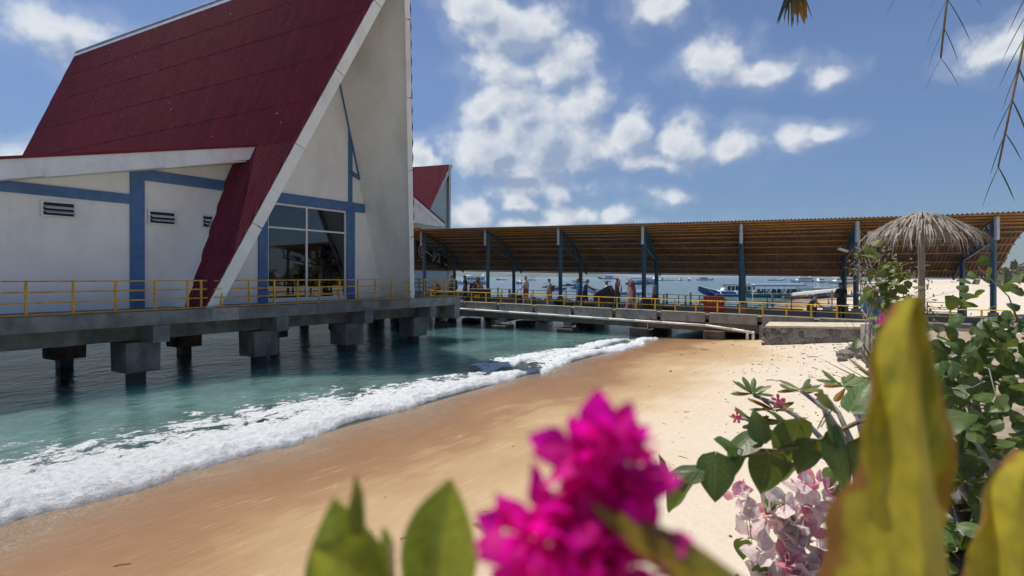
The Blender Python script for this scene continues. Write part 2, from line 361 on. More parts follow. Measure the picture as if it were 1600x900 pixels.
pat = noise(t, V, 0.35, 5, 0.6, 2.0, 0.6).outputs[0]; rp = noise(t, vmth(t, 'MULTIPLY', V, (0.7, 1.8, 1)).outputs[0], 2.4, 5, 0.65, 2.0, 0.5).outputs[0]
r1 = noise(t, vmth(t, 'MULTIPLY', V, (0.75, 1.35, 1)).outputs[0], 1.5, 5, 0.6, 2.1, 0.5).outputs[0]
r2 = noise(t, vmth(t, 'MULTIPLY', V, (0.8, 1.25, 1)).outputs[0], 6.5, 4, 0.6, 2.0, 0.3).outputs[0]
r3 = noise(t, V, 0.22, 4, 0.6).outputs[0]
cp = nd(t, 'ShaderNodeCameraData').outputs['View Distance'] if False else None
gq = mth(t, 'MULTIPLY', smooth(t, pat, 0.3, 0.7, 0.72, 1.25), smooth(t, rp, 0.3, 0.7, 0.82, 1.2))
colr = mixc(t, 1.0, colr, nd(t, 'ShaderNodeCombineColor', None, Red=gq, Green=gq, Blue=gq).outputs[0], 'MULTIPLY')
hh = mth(t, 'ADD', mth(t, 'MULTIPLY', r1, 0.16), mth(t, 'ADD', mth(t, 'MULTIPLY', r2, 0.045), mth(t, 'MULTIPLY', r3, 0.35)))
bp = nd(t, 'ShaderNodeBump', None, Strength=1.0, Distance=1.0, Height=hh)
p = nd(t, 'ShaderNodeBsdfPrincipled', None, Base__Color=colr, Roughness=0.10, IOR=1.33, Normal=bp.outputs[0])
p.inputs['Specular IOR Level'].default_value = 0.36
p.subsurface_method = 'BURLEY'; p.inputs['Subsurface Weight'].default_value = 1.0; p.inputs['Subsurface Radius'].default_value = (0.5, 1.0, 1.0); p.inputs['Subsurface Scale'].default_value = 5.0
tr = nd(t, 'ShaderNodeBsdfTransparent', None, Color=(0.80, 0.93, 0.90, 1))
ed = smooth(t, off, -0.4, 3.2, 0.30, 1.0)
mx = nd(t, 'ShaderNodeMixShader', None, _0=ed, _1=tr.outputs[0], _2=p.outputs[0])
nd(t, 'ShaderNodeOutputMaterial', None, Surface=mx.outputs[0]); SEA = m
mb = MB(); mb.add([(-3000, -1.2, 0), (9000, -1.2, 0), (9000, 9000, 0), (-3000, 9000, 0)], [(0, 1, 2, 3)])
o = mb.build('sea', SEA); o.location = SH_O; o.rotation_euler = (0, 0, SH_ANG); put(o, 'clear teal sea turning blue towards the horizon', None, None, 'structure')

# ---- broken surf: churned foam with real height, lacy behind its front
FOAM = bpy.data.materials.new('sea_foam'); FOAM.use_nodes = True; t = FOAM.node_tree; t.nodes.clear()
V = nd(t, 'ShaderNodeTexCoord').outputs['Object']
fn = noise(t, V, 7.0, 7, 0.75).outputs[0]
bp = nd(t, 'ShaderNodeBump', None, Strength=1.0, Distance=0.09, Height=noise(t, V, 22.0, 6, 0.72).outputs[0])
p = nd(t, 'ShaderNodeBsdfPrincipled', None, Base__Color=mixc(t, smooth(t, fn, 0.3, 0.62), (0.56, 0.62, 0.63), (0.90, 0.91, 0.91)), Roughness=0.65, Normal=bp.outputs[0])
p.inputs['Specular IOR Level'].default_value = 0.3
at_n = nd(t, 'ShaderNodeAttribute', {'attribute_name': 'dens'}).outputs['Fac']
fine = noise(t, V, 16.0, 7, 0.7, 2.1, 0.8).outputs[0]; thr = noise(t, vmth(t, 'MULTIPLY', V, (1.0, 1.9, 1)).outputs[0], 3.2, 6, 0.62, 2.0, 1.2).outputs[0]
cov = mth(t, 'ADD', at_n, mth(t, 'ADD', mth(t, 'MULTIPLY_ADD', fine, 1.5, -0.75), mth(t, 'MULTIPLY_ADD', thr, 1.4, -0.7)))
mxf = nd(t, 'ShaderNodeMixShader', None, _0=smooth(t, cov, 0.34, 0.62), _1=nd(t, 'ShaderNodeBsdfTransparent').outputs[0], _2=p.outputs[0])
nd(t, 'ShaderNodeOutputMaterial', None, Surface=mxf.outputs[0])
ca = 0.042
def surf(a0, a1, edge, width, wid_tail, seed, hmax, taper=2.5):
    av = np.arange(a0, a1, ca); wv = np.arange(0, width, ca)
    A, W = np.meshgrid(av, wv, indexing='ij')
    e = edge(A) + (fbm(A*0.9+seed, A*0+seed, 4)-0.5)*0.9 + (fbm(A*5+seed, A*0+3, 3)-0.5)*0.20
    tp = np.clip((A-a0)/taper, 0, 1)*np.clip((a1-A)/taper, 0, 1); tp = tp**0.6
    wl = np.maximum(0.3, wid_tail(A)*tp)
    q = W/wl                                            # 0 at the front, 1 where the lace ends
    n1 = fbm(A*1.1+seed, W*2.2+seed, 5, 0.6); n2 = fbm(A*4.0+seed*2, W*6.0, 5, 0.65); n3 = fbm(A*9+3, W*9+seed, 4, 0.6)
    rid = 1-np.abs(2*fbm(A*0.9+seed*3, W*1.9+7, 5, 0.6)-1)           # thread-like lace
    dens = 1.35 - 1.15*q + (n1-0.5)*1.2 + (n2-0.5)*0.8*np.clip(q*2+.3, 0, 1) + (rid-0.80)*1.4*np.clip(q, 0, 1) - 0.5*(1-tp)
    keep = dens > 0.16
    prof = np.clip(W/0.30, 0, 1)**0.6*np.exp(-np.clip(W-0.35, 0, None)/(0.34*wl+0.15))
    h = hmax*(prof*(0.55+0.9*(n1-0.2)))*(0.4+0.6*tp) + np.clip(prof+0.22, 0, 1)*((n2-0.5)*0.10+(n3-0.5)*0.09) + 0.035
    h += 0.02*np.clip(dens-0.42, 0, 0.6)
    d = e - W
    gz = np.maximum(0, beach_h(A, np.maximum(d, 0)))
    Z = np.maximum(h, 0.012) + gz*0.9
    Z = np.where(W < ca*0.5, gz-0.01, Z)
    V = np.stack([A, -d, Z], -1).reshape(-1, 3); nb = len(wv)
    I, J = np.meshgrid(np.arange(len(av)-1), np.arange(nb-1), indexing='ij')
    kk = (keep[:-1, :-1] & keep[1:, :-1] & keep[:-1, 1:] & keep[1:, 1:]).ravel()
    b = (I*nb+J).ravel()[kk]
    return V, np.stack([b, b+nb, b+nb+1, b+1], 1), dens.ravel()
Vs, Fs, off_ = [], [], 0
bands = [surf(-9.0, 14.6, lambda A: -0.02+0.2*np.sin(A*0.42+0.8), 5.2, lambda A: np.interp(A, [-9, 0, 5, 10, 14.6], [4.9, 4.4, 3.6, 2.6, 1.4]), 3.1, 0.20),
         surf(13.8, 28.5, lambda A: 0.10+0.25*np.sin(A*0.6), 1.9, lambda A: np.interp(A, [14, 20, 27], [1.5, 1.7, 0.9]), 9.7, 0.16),
         surf(12.0, 27.0, lambda A: -1.55+0.2*np.sin(A*0.7)+0.03*(A-14), 2.0, lambda A: np.interp(A, [12, 18, 27], [1.3, 1.6, 0.8]), 5.3, 0.10)]
Ds = []
for V_, F_, d_ in bands:
    Vs.append(V_); Fs.append(F_+off_); off_ += len(V_); Ds.append(d_)
o = bpy.data.objects.new('surf_foam', np_mesh('surf_foam', np.concatenate(Vs), np.concatenate(Fs), FOAM)); link(o); o.location = SH_O; o.rotation_euler = (0, 0, SH_ANG)
at_ = o.data.attributes.new('dens', 'FLOAT', 'POINT'); at_.data.foreach_set('value', np.concatenate(Ds).astype(np.float32))
put(o, 'white churned foam of the wave breaking along the sand', 'foam', None, 'stuff')
# flying drops and specks of foam seaward of the wave
mb = MB()
for k in range(420):
    a = random.uniform(-8, 27); d = -abs(random.gauss(0, 1.0))-0.1 if random.random() < .75 else -random.uniform(2, 6.2)
    z = random.uniform(0.02, 0.36)*random.random() if d > -1.6 else 0.02
    r = random.uniform(0.008, 0.024); p = (a, -d, z+0.03)
    mb.add([(p[0]-r, p[1], p[2]), (p[0]+r, p[1], p[2]), (p[0], p[1]-r, p[2]), (p[0], p[1]+r, p[2]), (p[0], p[1], p[2]+r), (p[0], p[1], p[2]-r)], [(0,2,4),(2,1,4),(1,3,4),(3,0,4),(2,0,5),(1,2,5),(3,1,5),(0,3,5)])
o = mb.build('foam_spray', FOAM); o.location = SH_O; o.rotation_euler = (0, 0, SH_ANG); put(o, 'fine drops of spray over the breaking wave', 'spray', None, 'stuff')

# ---- litter on the dry sand: pebbles, shells and twigs too many to count
PEB = mat('beach_litter', (0.12, 0.095, 0.07), 0.85, 0.5, 9); SHELL = mat('white_shell', (0.78, 0.74, 0.68), 0.6, 0.1, 9)
mb = MB()
for k in range(1500):
    a = random.uniform(-3, 31); d = random.triangular(1.5, 12.5, 10.0)
    if d < 6.5 and random.random() < .86: continue
    z = float(beach_h(a, d)); r = random.choice((.008, .010, .014, .02, .03))*random.uniform(.6, 1.2)*(1.5 if a > 14 else 0.8); c = Vector((a, -d, z+r*0.25))
    if random.random() < .3:
        an = random.uniform(0, 3.14); v = Vector((math.cos(an), math.sin(an), 0))*r*random.uniform(2, 5)
        mb.tube([c-v, c+v*.2+Vector((0, 0, r*.3)), c+v], r*.25, 4)
    else:
        mb.ball(c, (r*random.uniform(.7, 1.5), r*random.uniform(.7, 1.3), r*.6), 5, 4, 1 if random.random() < .22 else 0)
o = mb.build('beach_litter', [PEB, SHELL]); o.location = SH_O; o.rotation_euler = (0, 0, SH_ANG); put(o, 'scattered pebbles, shells and twigs on the sand', 'litter', None, 'stuff')

# ---- garden terrace the photograph is taken from
TERR = mat('terrace_paving', (0.33, 0.30, 0.26), 0.85, 0.2, 3, bump=0.2)
mb = MB(); mb.prism([(-14, -9, -0.5), (9, -9, -0.5), (6.2, 4.6, -0.5), (4.1, 5.0, -0.5), (3.0, 1.35, -0.5), (-14, 1.35, -0.5)], (0, 0, 2.45))
put(mb.build('terrace_pavement', TERR), 'raised garden terrace above the beach', None, None, 'structure')
SOIL = mat('planter_soil', (0.09, 0.06, 0.04), 0.95, 0.3, 6, bump=0.5)
tp_ = thing('planter_bed', 'long low planter bed along the terrace edge below the flowers', 'planter', (0.6, 0.9, 1.95))
mb = MB(); mb.box((0.6, 1.22, 2.12), (5.2, 0.12, 0.40)); mb.box((0.6, 0.25, 2.12), (5.2, 0.12, 0.40)); mb.box((-1.94, 0.735, 2.12), (0.12, 0.85, 0.40)); mb.box((3.14, 0.735, 2.12), (0.12, 0.85, 0.40))
mb.build('wall', CONC2, tp_, inv=True, bevel=0.01)
mb = MB(); mb.box((0.6, 0.735, 2.09), (4.96, 0.85, 0.26)); mb.build('soil', SOIL, tp_, inv=True)
# ================================================================== the big building on its platform
BM = Vector((-8.25, 26.0, 2.48)); BANG = math.atan2(0.845, 0.535)
WL, WR, WC, APS = -5.7, 5.7, 1.1, -3.8
def zr(s): return 15.97+0.0485*(s+3.8)
def on_left(s, k, off=0.0):   # a point of the left slope, k = 0 at the foot and 1 at the ridge
    z = zr(s); n = Vector((-z, 0, WC-WL)).normalized()
    return Vector((WL+(WC-WL)*k, s, z*k)) + n*off
def on_right(s, k, off=0.0):
    z = zr(s); n = Vector((z, 0, WR-WC)).normalized()
    return Vector((WR+(WC-WR)*k, s, z*k)) + n*off
def corrugated(fn, k0, k1, s0, s1, sfrom, pitch=0.165, amp=0.045, per=6, lift=0.0, sto=None, nk=2):
    mb = MB(); n = int((s1-s0)/pitch*per); P = []
    for j in range(n+1):
        s = s0+(s1-s0)*j/n; a = amp*math.cos(2*math.pi*s/pitch)
        lo = max(k0, sfrom(s))
        if sto: lo = max(lo, sto(s))
        if lo >= k1-1e-4: P.append(None); continue
        P.append([fn(s, lo+(k1-lo)*q/(nk-1), a+lift*(1-q/(nk-1))) for q in range(nk)])
    for A, B in zip(P, P[1:]):
        if A and B:
            for q in range(nk-1): mb.add([A[q], B[q], B[q+1], A[q+1]], [(0, 1, 2, 3)])
    return mb
bld = thing('pier_building', 'tall white building with steep maroon roof, blue trim and large window', 'building', BM, BANG)
bld['kind'] = 'thing'
roof = bpy.data.objects.new('roof', None); link(roof, bld)
verge = lambda s: max(0.0, -s/3.8)
ks = [0.0, .13, .27, .406, .52, .645, .77, .885, 1.0]
for a, b in zip(ks, ks[1:]):
    strip = b <= .41
    mb = corrugated(on_left, a, b+(0.012 if b < 1 else 0), -3.8, 2.35 if strip else 29.0, verge, lift=0.02 if a > 0 else 0,
                    sto=(lambda s: max(0.0, (s-1.3)/1.1*.406)) if strip else None)
    mb.build('roof_sheet', MAROON, roof, smooth=True)
for a, b in ((0, .25), (.25, .5), (.5, .75), (.75, 1.0)):
    corrugated(on_right, a, b+(0.012 if b < 1 else 0), -3.8, 29.0, verge, per=4, lift=0.03 if a > 0 else 0).build('roof_sheet', MAROON, roof, smooth=True)
GUT = mat('galvanised_ridge_cap', (0.45, 0.47, 0.49), 0.45, 0.1, 2, metal=0.3)
mb = MB()
for s0, s1 in ((-3.7, 29.0),):
    a, b = on_left(s0, .985, .05), on_left(s1, .985, .05); c, d = on_right(s0, .985, .05), on_right(s1, .985, .05)
    e, f = Vector((WC, s0, zr(s0)+.14)), Vector((WC, s1, zr(s1)+.14))
    mb.add([a, b, f, e], [(0, 1, 2, 3)]); mb.add([e, f, d, c], [(0, 1, 2, 3)]); mb.tube([e, f], .07, 6)
mb.build('ridge_cap', GUT, roof)
random.seed(2); mb = MB()
for k in range(22):
    p_ = on_left(random.uniform(-1, 24), random.uniform(.45, .98), .05); mb.box(p_, (.02, .035, .035))
fx_ = mb.build('roof_fixings', WTRIM, roof); fx_['kind'] = 'stuff'
# white soffits under the overhanging gable, and barge boards on both verges
for nm, fn, sg in (('soffit', on_left, 1), ('soffit', on_right, -1)):
    mb = MB()
    A = [fn(0.10, 0.0, -.06), fn(-3.7, 0.99, -.06), fn(2.6, 0.99, -.06), fn(2.6, 0.0, -.06)]
    A2 = [p + (fn(0, 0, -.16)-fn(0, 0, -.06)) for p in A]
    mb.add(A+A2, [(0, 1, 2, 3), (7, 6, 5, 4), (0, 4, 5, 1), (1, 5, 6, 2), (2, 6, 7, 3), (3, 7, 4, 0)]); mb.build(nm, WHITE, roof)
for fn, drop in ((on_left, .46), (on_right, .34)):
    segs = [0, .2, .4, .6, .8, .998]
    for a, b in zip(segs, segs[1:]):
        mb = MB(); g = 0.0015
        P = [fn(-3.8*k-.02, k, o_) for k in (a+g, b-g) for o_ in (-.035, -.035-drop)]; 
        Q = [p+Vector((0, .05, 0)) for p in P]
        mb.add(P+Q, [(0, 2, 3, 1), (4, 5, 7, 6), (0, 1, 5, 4), (2, 6, 7, 3), (0, 4, 6, 2), (1, 3, 7, 5)]); mb.build('barge_board', WTRIM, roof)
# ---- gable wall with its window opening
SW = 2.2; TH = (0, 0.22, 0)
ZR = zr(SW); 
def zl_at(w): return (w-WL)/(WC-WL)*ZR - 0.35
def zr_at(w): return (WR-w)/(WR-WC)*ZR - 0.35
w0, w1, zt = -1.63, 2.94, 4.55
def wl_at(z): return WL+(z+.35)/ZR*(WC-WL)
def wr_at(z): return WR-(z+.35)/ZR*(WR-WC)
top = (WC, SW, ZR-.45)
mb = MB()
mb.prism([(wl_at(0)+.55, SW, 0), (w0, SW, 0), (w0, SW, zt), (w0, SW, zl_at(w0))], TH)
mb.prism([(w1, SW, 0), (wr_at(0), SW, 0), (w1, SW, zr_at(w1)), (w1, SW, zt)], TH)
mb.prism([(w0, SW, zt), (w1, SW, zt), (w1, SW, zr_at(w1)), top, (w0, SW, zl_at(w0))], TH)
mb.build('gable_wall', WHITE, bld)
def slab(mbx, x0, x1, y0, y1, z0, z1): return mbx.box(((x0+x1)/2, (y0+y1)/2, (z0+z1)/2), (x1-x0, y1-y0, z1-z0))
for x0, x1, z0, z1, d in ((-2.07, w0, 0, 5.02, .09), (w1, 3.45, 0, 5.02, .09)):
    slab(MB(), x0, x1, SW-d, SW-.003, z0, z1).build('blue_column', BLUEW, bld)
slab(MB(), 3.06, 3.30, SW-.07, SW-.003, 5.03, 9.3).build('blue_column', BLUEW, bld)
slab(MB(), w0+.002, w1-.002, SW-.075, SW-.003, zt, 5.01).build('blue_beam', BLUEW, bld)
slab(MB(), 3.452, wr_at(5.0)-.03, SW-.075, SW-.003, zt, 5.01).build('blue_beam', BLUEW, bld)
slab(MB(), -3.3, -2.072, SW-.075, SW-.003, zt, 5.01).build('blue_beam', BLUEW, bld)
mb = MB(); a, b = Vector((wr_at(11.7)-.02, SW-.10, 11.7)), Vector((wr_at(6.35)-.02, SW-.10, 6.35)); mb.bar(a, b, .12, .12, up=(0, 1, 0)); mb.build('diagonal_trim', BLUEW, bld)
mb = MB(); mb.bar(Vector((3.2, SW-.10, 6.55)), Vector((wr_at(6.3)+.15, SW-.10, 6.25)), .13, .16); mb.build('bracket', BLUEW, bld)
# window: aluminium frame, four panes, a dim room behind
GLASS = bpy.data.materials.new('tinted_glass'); GLASS.use_nodes = True; t = GLASS.node_tree; t.nodes.clear()
fr = nd(t, 'ShaderNodeFresnel', None, IOR=1.5); 
gl = nd(t, 'ShaderNodeBsdfGlossy', None, Color=(0.9, 0.95, 0.98, 1), Roughness=0.02); tr = nd(t, 'ShaderNodeBsdfTransparent', None, Color=(0.30, 0.34, 0.36, 1))
mx = nd(t, 'ShaderNodeMixShader', None, _0=mth(t, 'MULTIPLY_ADD', fr.outputs[0], 1.0, 0.05), _1=tr.outputs[0], _2=gl.outputs[0]); nd(t, 'ShaderNodeOutputMaterial', None, Surface=mx.outputs[0])
win = bpy.data.objects.new('window', None); link(win, bld)
wm = 0.52; zs0, zs1, ztr = 0.10, 4.53, 3.40
for x0, x1, z0, z1 in ((w0+.01, w1-.01, zs0, zs0+.09), (w0+.01, w1-.01, zs1-.09, zs1), (w0+.01, w0+.10, zs0+.09, zs1-.09), (w1-.10, w1-.01, zs0+.09, zs1-.09)):
    slab(MB(), x0, x1, SW+.02, SW+.11, z0, z1).build('window_frame', ALU, win)
slab(MB(), wm-.05, wm+.05, SW+.01, SW+.10, zs0+.092, zs1-.092).build('mullion', ALU, win)
for x0, x1 in ((w0+.102, wm-.052), (wm+.052, w1-.102)):
    slab(MB(), x0, x1, SW+.015, SW+.10, ztr-.04, ztr+.04).build('transom', ALU, win)
    slab(MB(), x0, x1, SW+.05, SW+.06, zs0+.092, ztr-.042).build('pane', GLASS, win)
    slab(MB(), x0, x1, SW+.05, SW+.06, ztr+.042, zs1-.092).build('pane', GLASS, win)
slab(MB(), w0, w1, SW-.06, SW+.2, 0.0, zs0-.002).build('sill', WTRIM, win)
ROOM = mat('interior_wall', (0.48, 0.48, 0.46), 0.8, 0.06, 1.0); ROOMD = mat('interior_dark', (0.07, 0.08, 0.09), 0.6, 0.2, 2)
rm = bpy.data.objects.new('room', None); link(rm, bld)
slab(MB(), w0-1.5, w1+1.6, 10.2, 10.35, 0.02, 6.0).build('back_wall', ROOM, rm)
slab(MB(), w0-1.6, w0-1.5, SW+.3, 10.2, 0.02, 6.0).build('side_wall', ROOM, rm)
slab(MB(), w1+1.6, w1+1.7, SW+.3, 10.2, 0.02, 6.0).build('side_wall', ROOM, rm)
slab(MB(), w0-1.6, w1+1.7, SW+.24, 10.35, 6.0, 6.1).build('room_ceiling', ROOM, rm)
slab(MB(), w0-1.6, w1+1.7, SW+.24, 10.35, 0.0, 0.02).build('room_floor', mat('interior_tile', (0.3, 0.29, 0.27), 0.3, 0.1, 1), rm)
slab(MB(), -1.6, -.75, 10.1, 10.19, 1.4, 3.6).build('inner_window', ROOMD, rm)
slab(MB(), 1.15, 2.0, 10.1, 10.19, .05, 2.4).build('inner_door', ROOMD, rm)
slab(MB(), -1.45, -.95, 4.9, 5.4, .02, 5.98).build('inner_column', BLUEW, rm)
mb = MB(); mb.bar((2.1, 8, 6.0), (3.1, 8, 0.1), .3, .3); mb.build('inner_brace', ROOMD, rm)
mb = MB()
for k in range(5):
    x = -1.2+k*.85
    mb.box((x, 4.2, .45), (.5, .5, .08)); mb.box((x, 4.45, .75), (.5, .06, .5))
    for dx in (-.2, .2):
        for dy in (-.2, .2): mb.box((x+dx, 4.2+dy, .22), (.04, .04, .4))
mb.build('waiting_seats', ROOMD, rm)
# ---- wing on the left: wall, column, beam, vents, low roof with deep fascia
wg = bpy.data.objects.new('wing', None); link(wg, bld)
WE = -17.0
def wz(w): return 6.57+0.235*(w+2.94)
mb = MB(); mb.prism([(WE, SW+.04, 0), (wl_at(0)+1.0, SW+.04, 0), (-2.6, SW+.04, 5.6), (-3.05, SW+.04, 6.2), (WE, SW+.04, wz(WE)-.3)], (0, .22, 0)); mb.build('wing_wall', WHITE, wg)
for x0, x1 in ((-7.22, -6.75), (-11.9, -11.43), (-16.5, -16.03)): slab(MB(), x0, x1, SW-.06, SW+.037, 0, 5.17).build('blue_column', BLUEW, wg)
for x0, x1 in ((-11.428, -7.222), (-16.02, -11.902)): slab(MB(), x0, x1, SW-.045, SW+.037, min(4.76, wz(x0)-.75), min(5.17, wz(x0)-.4)).build('blue_beam', BLUEW, wg)
mb = MB(); mb.prism([(-6.748, SW-.045, 4.76), (wl_at(4.76)-.16, SW-.045, 4.76), (wl_at(5.17)-.16, SW-.045, 5.17), (-6.748, SW-.045, 5.17)], (0, .08, 0)); mb.build('blue_beam', BLUEW, wg)
for x0, x1 in ((-6.62, -5.58), (-4.60, -3.6), (-9.9, -8.9)):
    v = bpy.data.objects.new('vent', None); link(v, wg); z0, z1 = 3.13, 3.69
    for a in ((x0, x1, z1-.07, z1), (x0, x1, z0, z0+.07), (x0, x0+.07, z0+.07, z1-.07), (x1-.07, x1, z0+.07, z1-.07)): slab(MB(), a[0], a[1], SW-.04, SW+.037, a[2], a[3]).build('vent_frame', ALU, v)
    slab(MB(), x0+.07, x1-.07, SW+.01, SW+.035, z0+.07, z1-.07).build('vent_opening', BLACK, v)
    for zz, tl in ((z1-.19, .18), (z0+.22, .28)):
        mb = MB(); mb.add([(x0+.08, SW-.02, zz), (x1-.08, SW-.02, zz), (x1-.08, SW-.02-tl, zz-.09), (x0+.08, SW-.02-tl, zz-.09), (x0+.08, SW-.02, zz+.012), (x1-.08, SW-.02, zz+.012), (x1-.08, SW-.02-tl, zz-.078), (x0+.08, SW-.02-tl, zz-.078)], [(0, 3, 2, 1), (4, 5, 6, 7), (0, 1, 5, 4), (2, 3, 7, 6), (1, 2, 6, 5), (3, 0, 4, 7)]); mb.build('louvre', ALU, v)
mb = MB(); n = int(26/.1*4); rows = []
for j in range(n+1):
    s = 0.97+26*j/n; a = .02*math.cos(2*math.pi*s/.1); rows.append([Vector((w, s, wz(w)+.07+a)) for w in (WE-.3, -2.75)])
mb.grid(rows); mb.build('wing_roof_sheet', MAROON, wg, smooth=True)
x0 = WE-.3; segs = [x0, -13, -10.2, -6.6, -2.98]
for a, b in zip(segs, segs[1:]):
    mb = MB(); mb.prism([(a+.003, 1.0, wz(a)-.60), (b-.003 if b != segs[-1] else b-.28, 1.0, wz(b)-.56), (b-.003, 1.0, wz(b)+.02), (a+.003, 1.0, wz(a)+.02)], (0, .06, 0)); mb.build('fascia_board', WTRIM, wg)
mb = MB(); mb.prism([(WE-.3, 1.07, wz(WE)-.62), (-3.35, 1.07, wz(-3.35)-.57), (-3.35, 1.07, wz(-3.35)-.52), (WE-.3, 1.07, wz(WE)-.57)], (0, 1.15, 0)); mb.build('wing_soffit', WHITE, wg)
mb = MB(); mb.bar((WE-.3, .955, wz(WE-.3)+.06), (-2.78, .955, wz(-2.78)+.06), .05, .09); mb.build('edge_trim', MAROON, wg)
# rear body behind the wing so the building is solid
slab(MB(), WE, 5.2, 28.2, 28.4, 0, 3.4).build('rear_wall', WHITE, bld)
# ---- canopy on the far side
cn = bpy.data.objects.new('canopy', None); link(cn, bld)
mb = MB(); mb.prism([(4.6, 1.1, 4.25), (9.15, 1.1, 4.15), (9.3, 1.1, 4.42), (4.6, 1.1, 6.62)], (0, .08, 0)); mb.build('canopy_gable', WTRIM, cn)
mb = MB(); mb.prism([(4.6, 1.2, 4.25), (9.15, 1.2, 4.15), (9.15, 1.2, 4.20), (4.6, 1.2, 4.30)], (0, 10, 0)); mb.build('canopy_soffit', WHITE, cn)
mb = MB(); mb.prism([(4.6, 1.0, 6.68), (9.5, 1.0, 4.36), (9.5, 1.0, 4.42), (4.6, 1.0, 6.74)], (0, 10.2, 0)); mb.build('canopy_sheet', MAROON, cn)
mb = MB(); mb.prism([(4.6, 1.03, 6.36), (9.45, 1.03, 4.08), (9.45, 1.03, 4.34), (4.6, 1.03, 6.66)], (0, .06, 0)); mb.build('barge_board', WTRIM, cn)
for y in (1.6, 6.0): slab(MB(), 6.7, 7.02, y, y+.32, 0, 4.2).build('blue_column', BLUEW, cn)

# ---- the platform on piles
pf = thing('pier_platform', 'grey concrete platform on square piles carrying the building', 'platform', BM, BANG)
slab(MB(), -22, 9.3, 0.02, 30, -.32, -.004).build('slab', CONC, pf)
slab(MB(), 9.32, 24, 5.2, 26, -1.0, -.62).build('slab', CONC, pf)
edges = [-22, -17.4, -12.45, -5.62, -4.55, -.9, 4.9, 9.3]
for a, b in zip(edges, edges[1:]):
    slab(MB(), a+.003, b-.003, -.35, .0, -.47, 0.0).build('edge_beam', CONC2 if (a in (-5.62, 4.9)) else CONC, pf, bevel=.015)
cap_w = [-17.1, -12.33, -7.58, -2.83, 1.92, 6.67]
for w in cap_w:
    slab(MB(), w-.05, w+.5, -.30, 27, -1.07, -.473).build('cross_beam', CONC, pf, bevel=.02)
slab(MB(), 8.75, 9.28, -.3, 6, -1.25, -.475).build('cross_beam', CONC2, pf, bevel=.02)
for i, s in enumerate((1.0, 6.8)):
    slab(MB(), -21.8, 9.2, s-.2, s+.2, -1.04, -.325).build('long_beam', CONC, pf)
    for w in cap_w:
        mb = MB(); zt_, zb = -1.075, -2.12; a_, b_ = .57, .55
        mb.add([(w+sx_*q, s+sy*q, z) for z, q in ((zt_, a_), (zb, b_)) for sx_, sy in ((-1, -1), (1, -1), (1, 1), (-1, 1))], [(0, 1, 2, 3), (7, 6, 5, 4), (0, 4, 5, 1), (1, 5, 6, 2), (2, 6, 7, 3), (3, 7, 4, 0)])
        cp = mb.build('pile_cap', CONC if i == 0 else CONCW, pf, bevel=.03)
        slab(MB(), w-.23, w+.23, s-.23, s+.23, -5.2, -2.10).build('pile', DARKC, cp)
for w in (12, 17, 22):
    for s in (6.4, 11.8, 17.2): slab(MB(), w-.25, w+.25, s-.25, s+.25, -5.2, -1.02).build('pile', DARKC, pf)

def railing(parent, P, posts, heights, r, m_, base=0.0, post_w=.06, ends=0.0):
    """P(u) gives the foot of the rail at u"""
    for u in posts:
        p = P(u); mb = MB(); mb.box(p+Vector((0, 0, (base+heights[0])/2)), (post_w, post_w, heights[0]-base), rz=0); mb.build('post', m_, parent)
    for h in heights:
        mb = MB(); a = P(posts[0]-ends); b = P(posts[-1]+ends); mid = [P(posts[0]+(posts[-1]-posts[0])*q) for q in (0, .5, 1)]
        off = Vector((0, -.035, h-.03))
        mb.tube([a+off, mid[1]+off+Vector((0, 0, random.uniform(-.008, .008))), b+off], r, 6); mb.build('rail', m_, parent)
ra = thing('guard_railing', 'rusty ochre railing on the platform left of the maroon roof leg', 'railing', BM, BANG)
railing(ra, lambda w: Vector((w, -.15, 0)), [-20.3+1.16*k for k in range(11)]+[-7.5, -6.4, -5.92], [1.05, .74, .42, .08], .026, OCHRE, ends=.2)
rb = thing('guard_railing', 'rusty ochre railing on the platform in front of the large window', 'railing', BM, BANG)
railing(rb, lambda w: Vector((w, -.15, 0)), [-5.15+1.12*k for k in range(10)], [1.05, .74, .42, .08], .026, OCHRE, ends=.3)
rc = thing('guard_railing', 'short ochre railing at the platform corner beside the covered jetty', 'railing', BM, BANG)
railing(rc, lambda w: Vector((w, -.15, 0)), [6.3, 7.1, 8.0, 8.9], [1.05, .82, .56, .30, .08], .026, OCHRE, ends=.1)
for u in (8.9,):
    for h in (1.05, .82, .56, .30):
        mb = MB(); mb.tube([(8.9, -.15, h-.03), (8.9, 5.0, h-.03)], .026, 6); mb.build('rail', OCHRE, rc)
    for y in (1.2, 2.5, 3.8, 5.0): mb = MB(); mb.box((8.9, y, .52), (.06, .06, 1.05)); mb.build('post', OCHRE, rc)

# ---- second building further out, same kind of roof
b2 = thing('far_building', 'smaller maroon and pale grey building behind the jetty roof', 'building', (-9.75, 62.8, 2.0), BANG)
S2 = .84
GREY2 = mat('pale_grey_cladding', (0.50, 0.56, 0.57), 0.7, 0.05, 0.6, grime=(0.38, 0.42, 0.43, 0.4))
corr = corrugated(on_left, .0, 1.0, -3.8, 24.0, verge, pitch=.28, amp=.05, per=5, nk=2); corr.v = [(x*S2, y*S2, z*S2*1.02) for x, y, z in corr.v]; corr.build('roof_sheet', MAROON, b2, smooth=True)
corr = corrugated(on_right, .0, 1.0, -3.8, 24.0, verge, pitch=.28, amp=.05, per=4, nk=2); corr.v = [(x*S2, y*S2, z*S2*1.02) for x, y, z in corr.v]; corr.build('roof_sheet', MAROON, b2, smooth=True)
def S(v): return Vector((v[0]*S2, v[1]*S2, v[2]*S2*1.02))
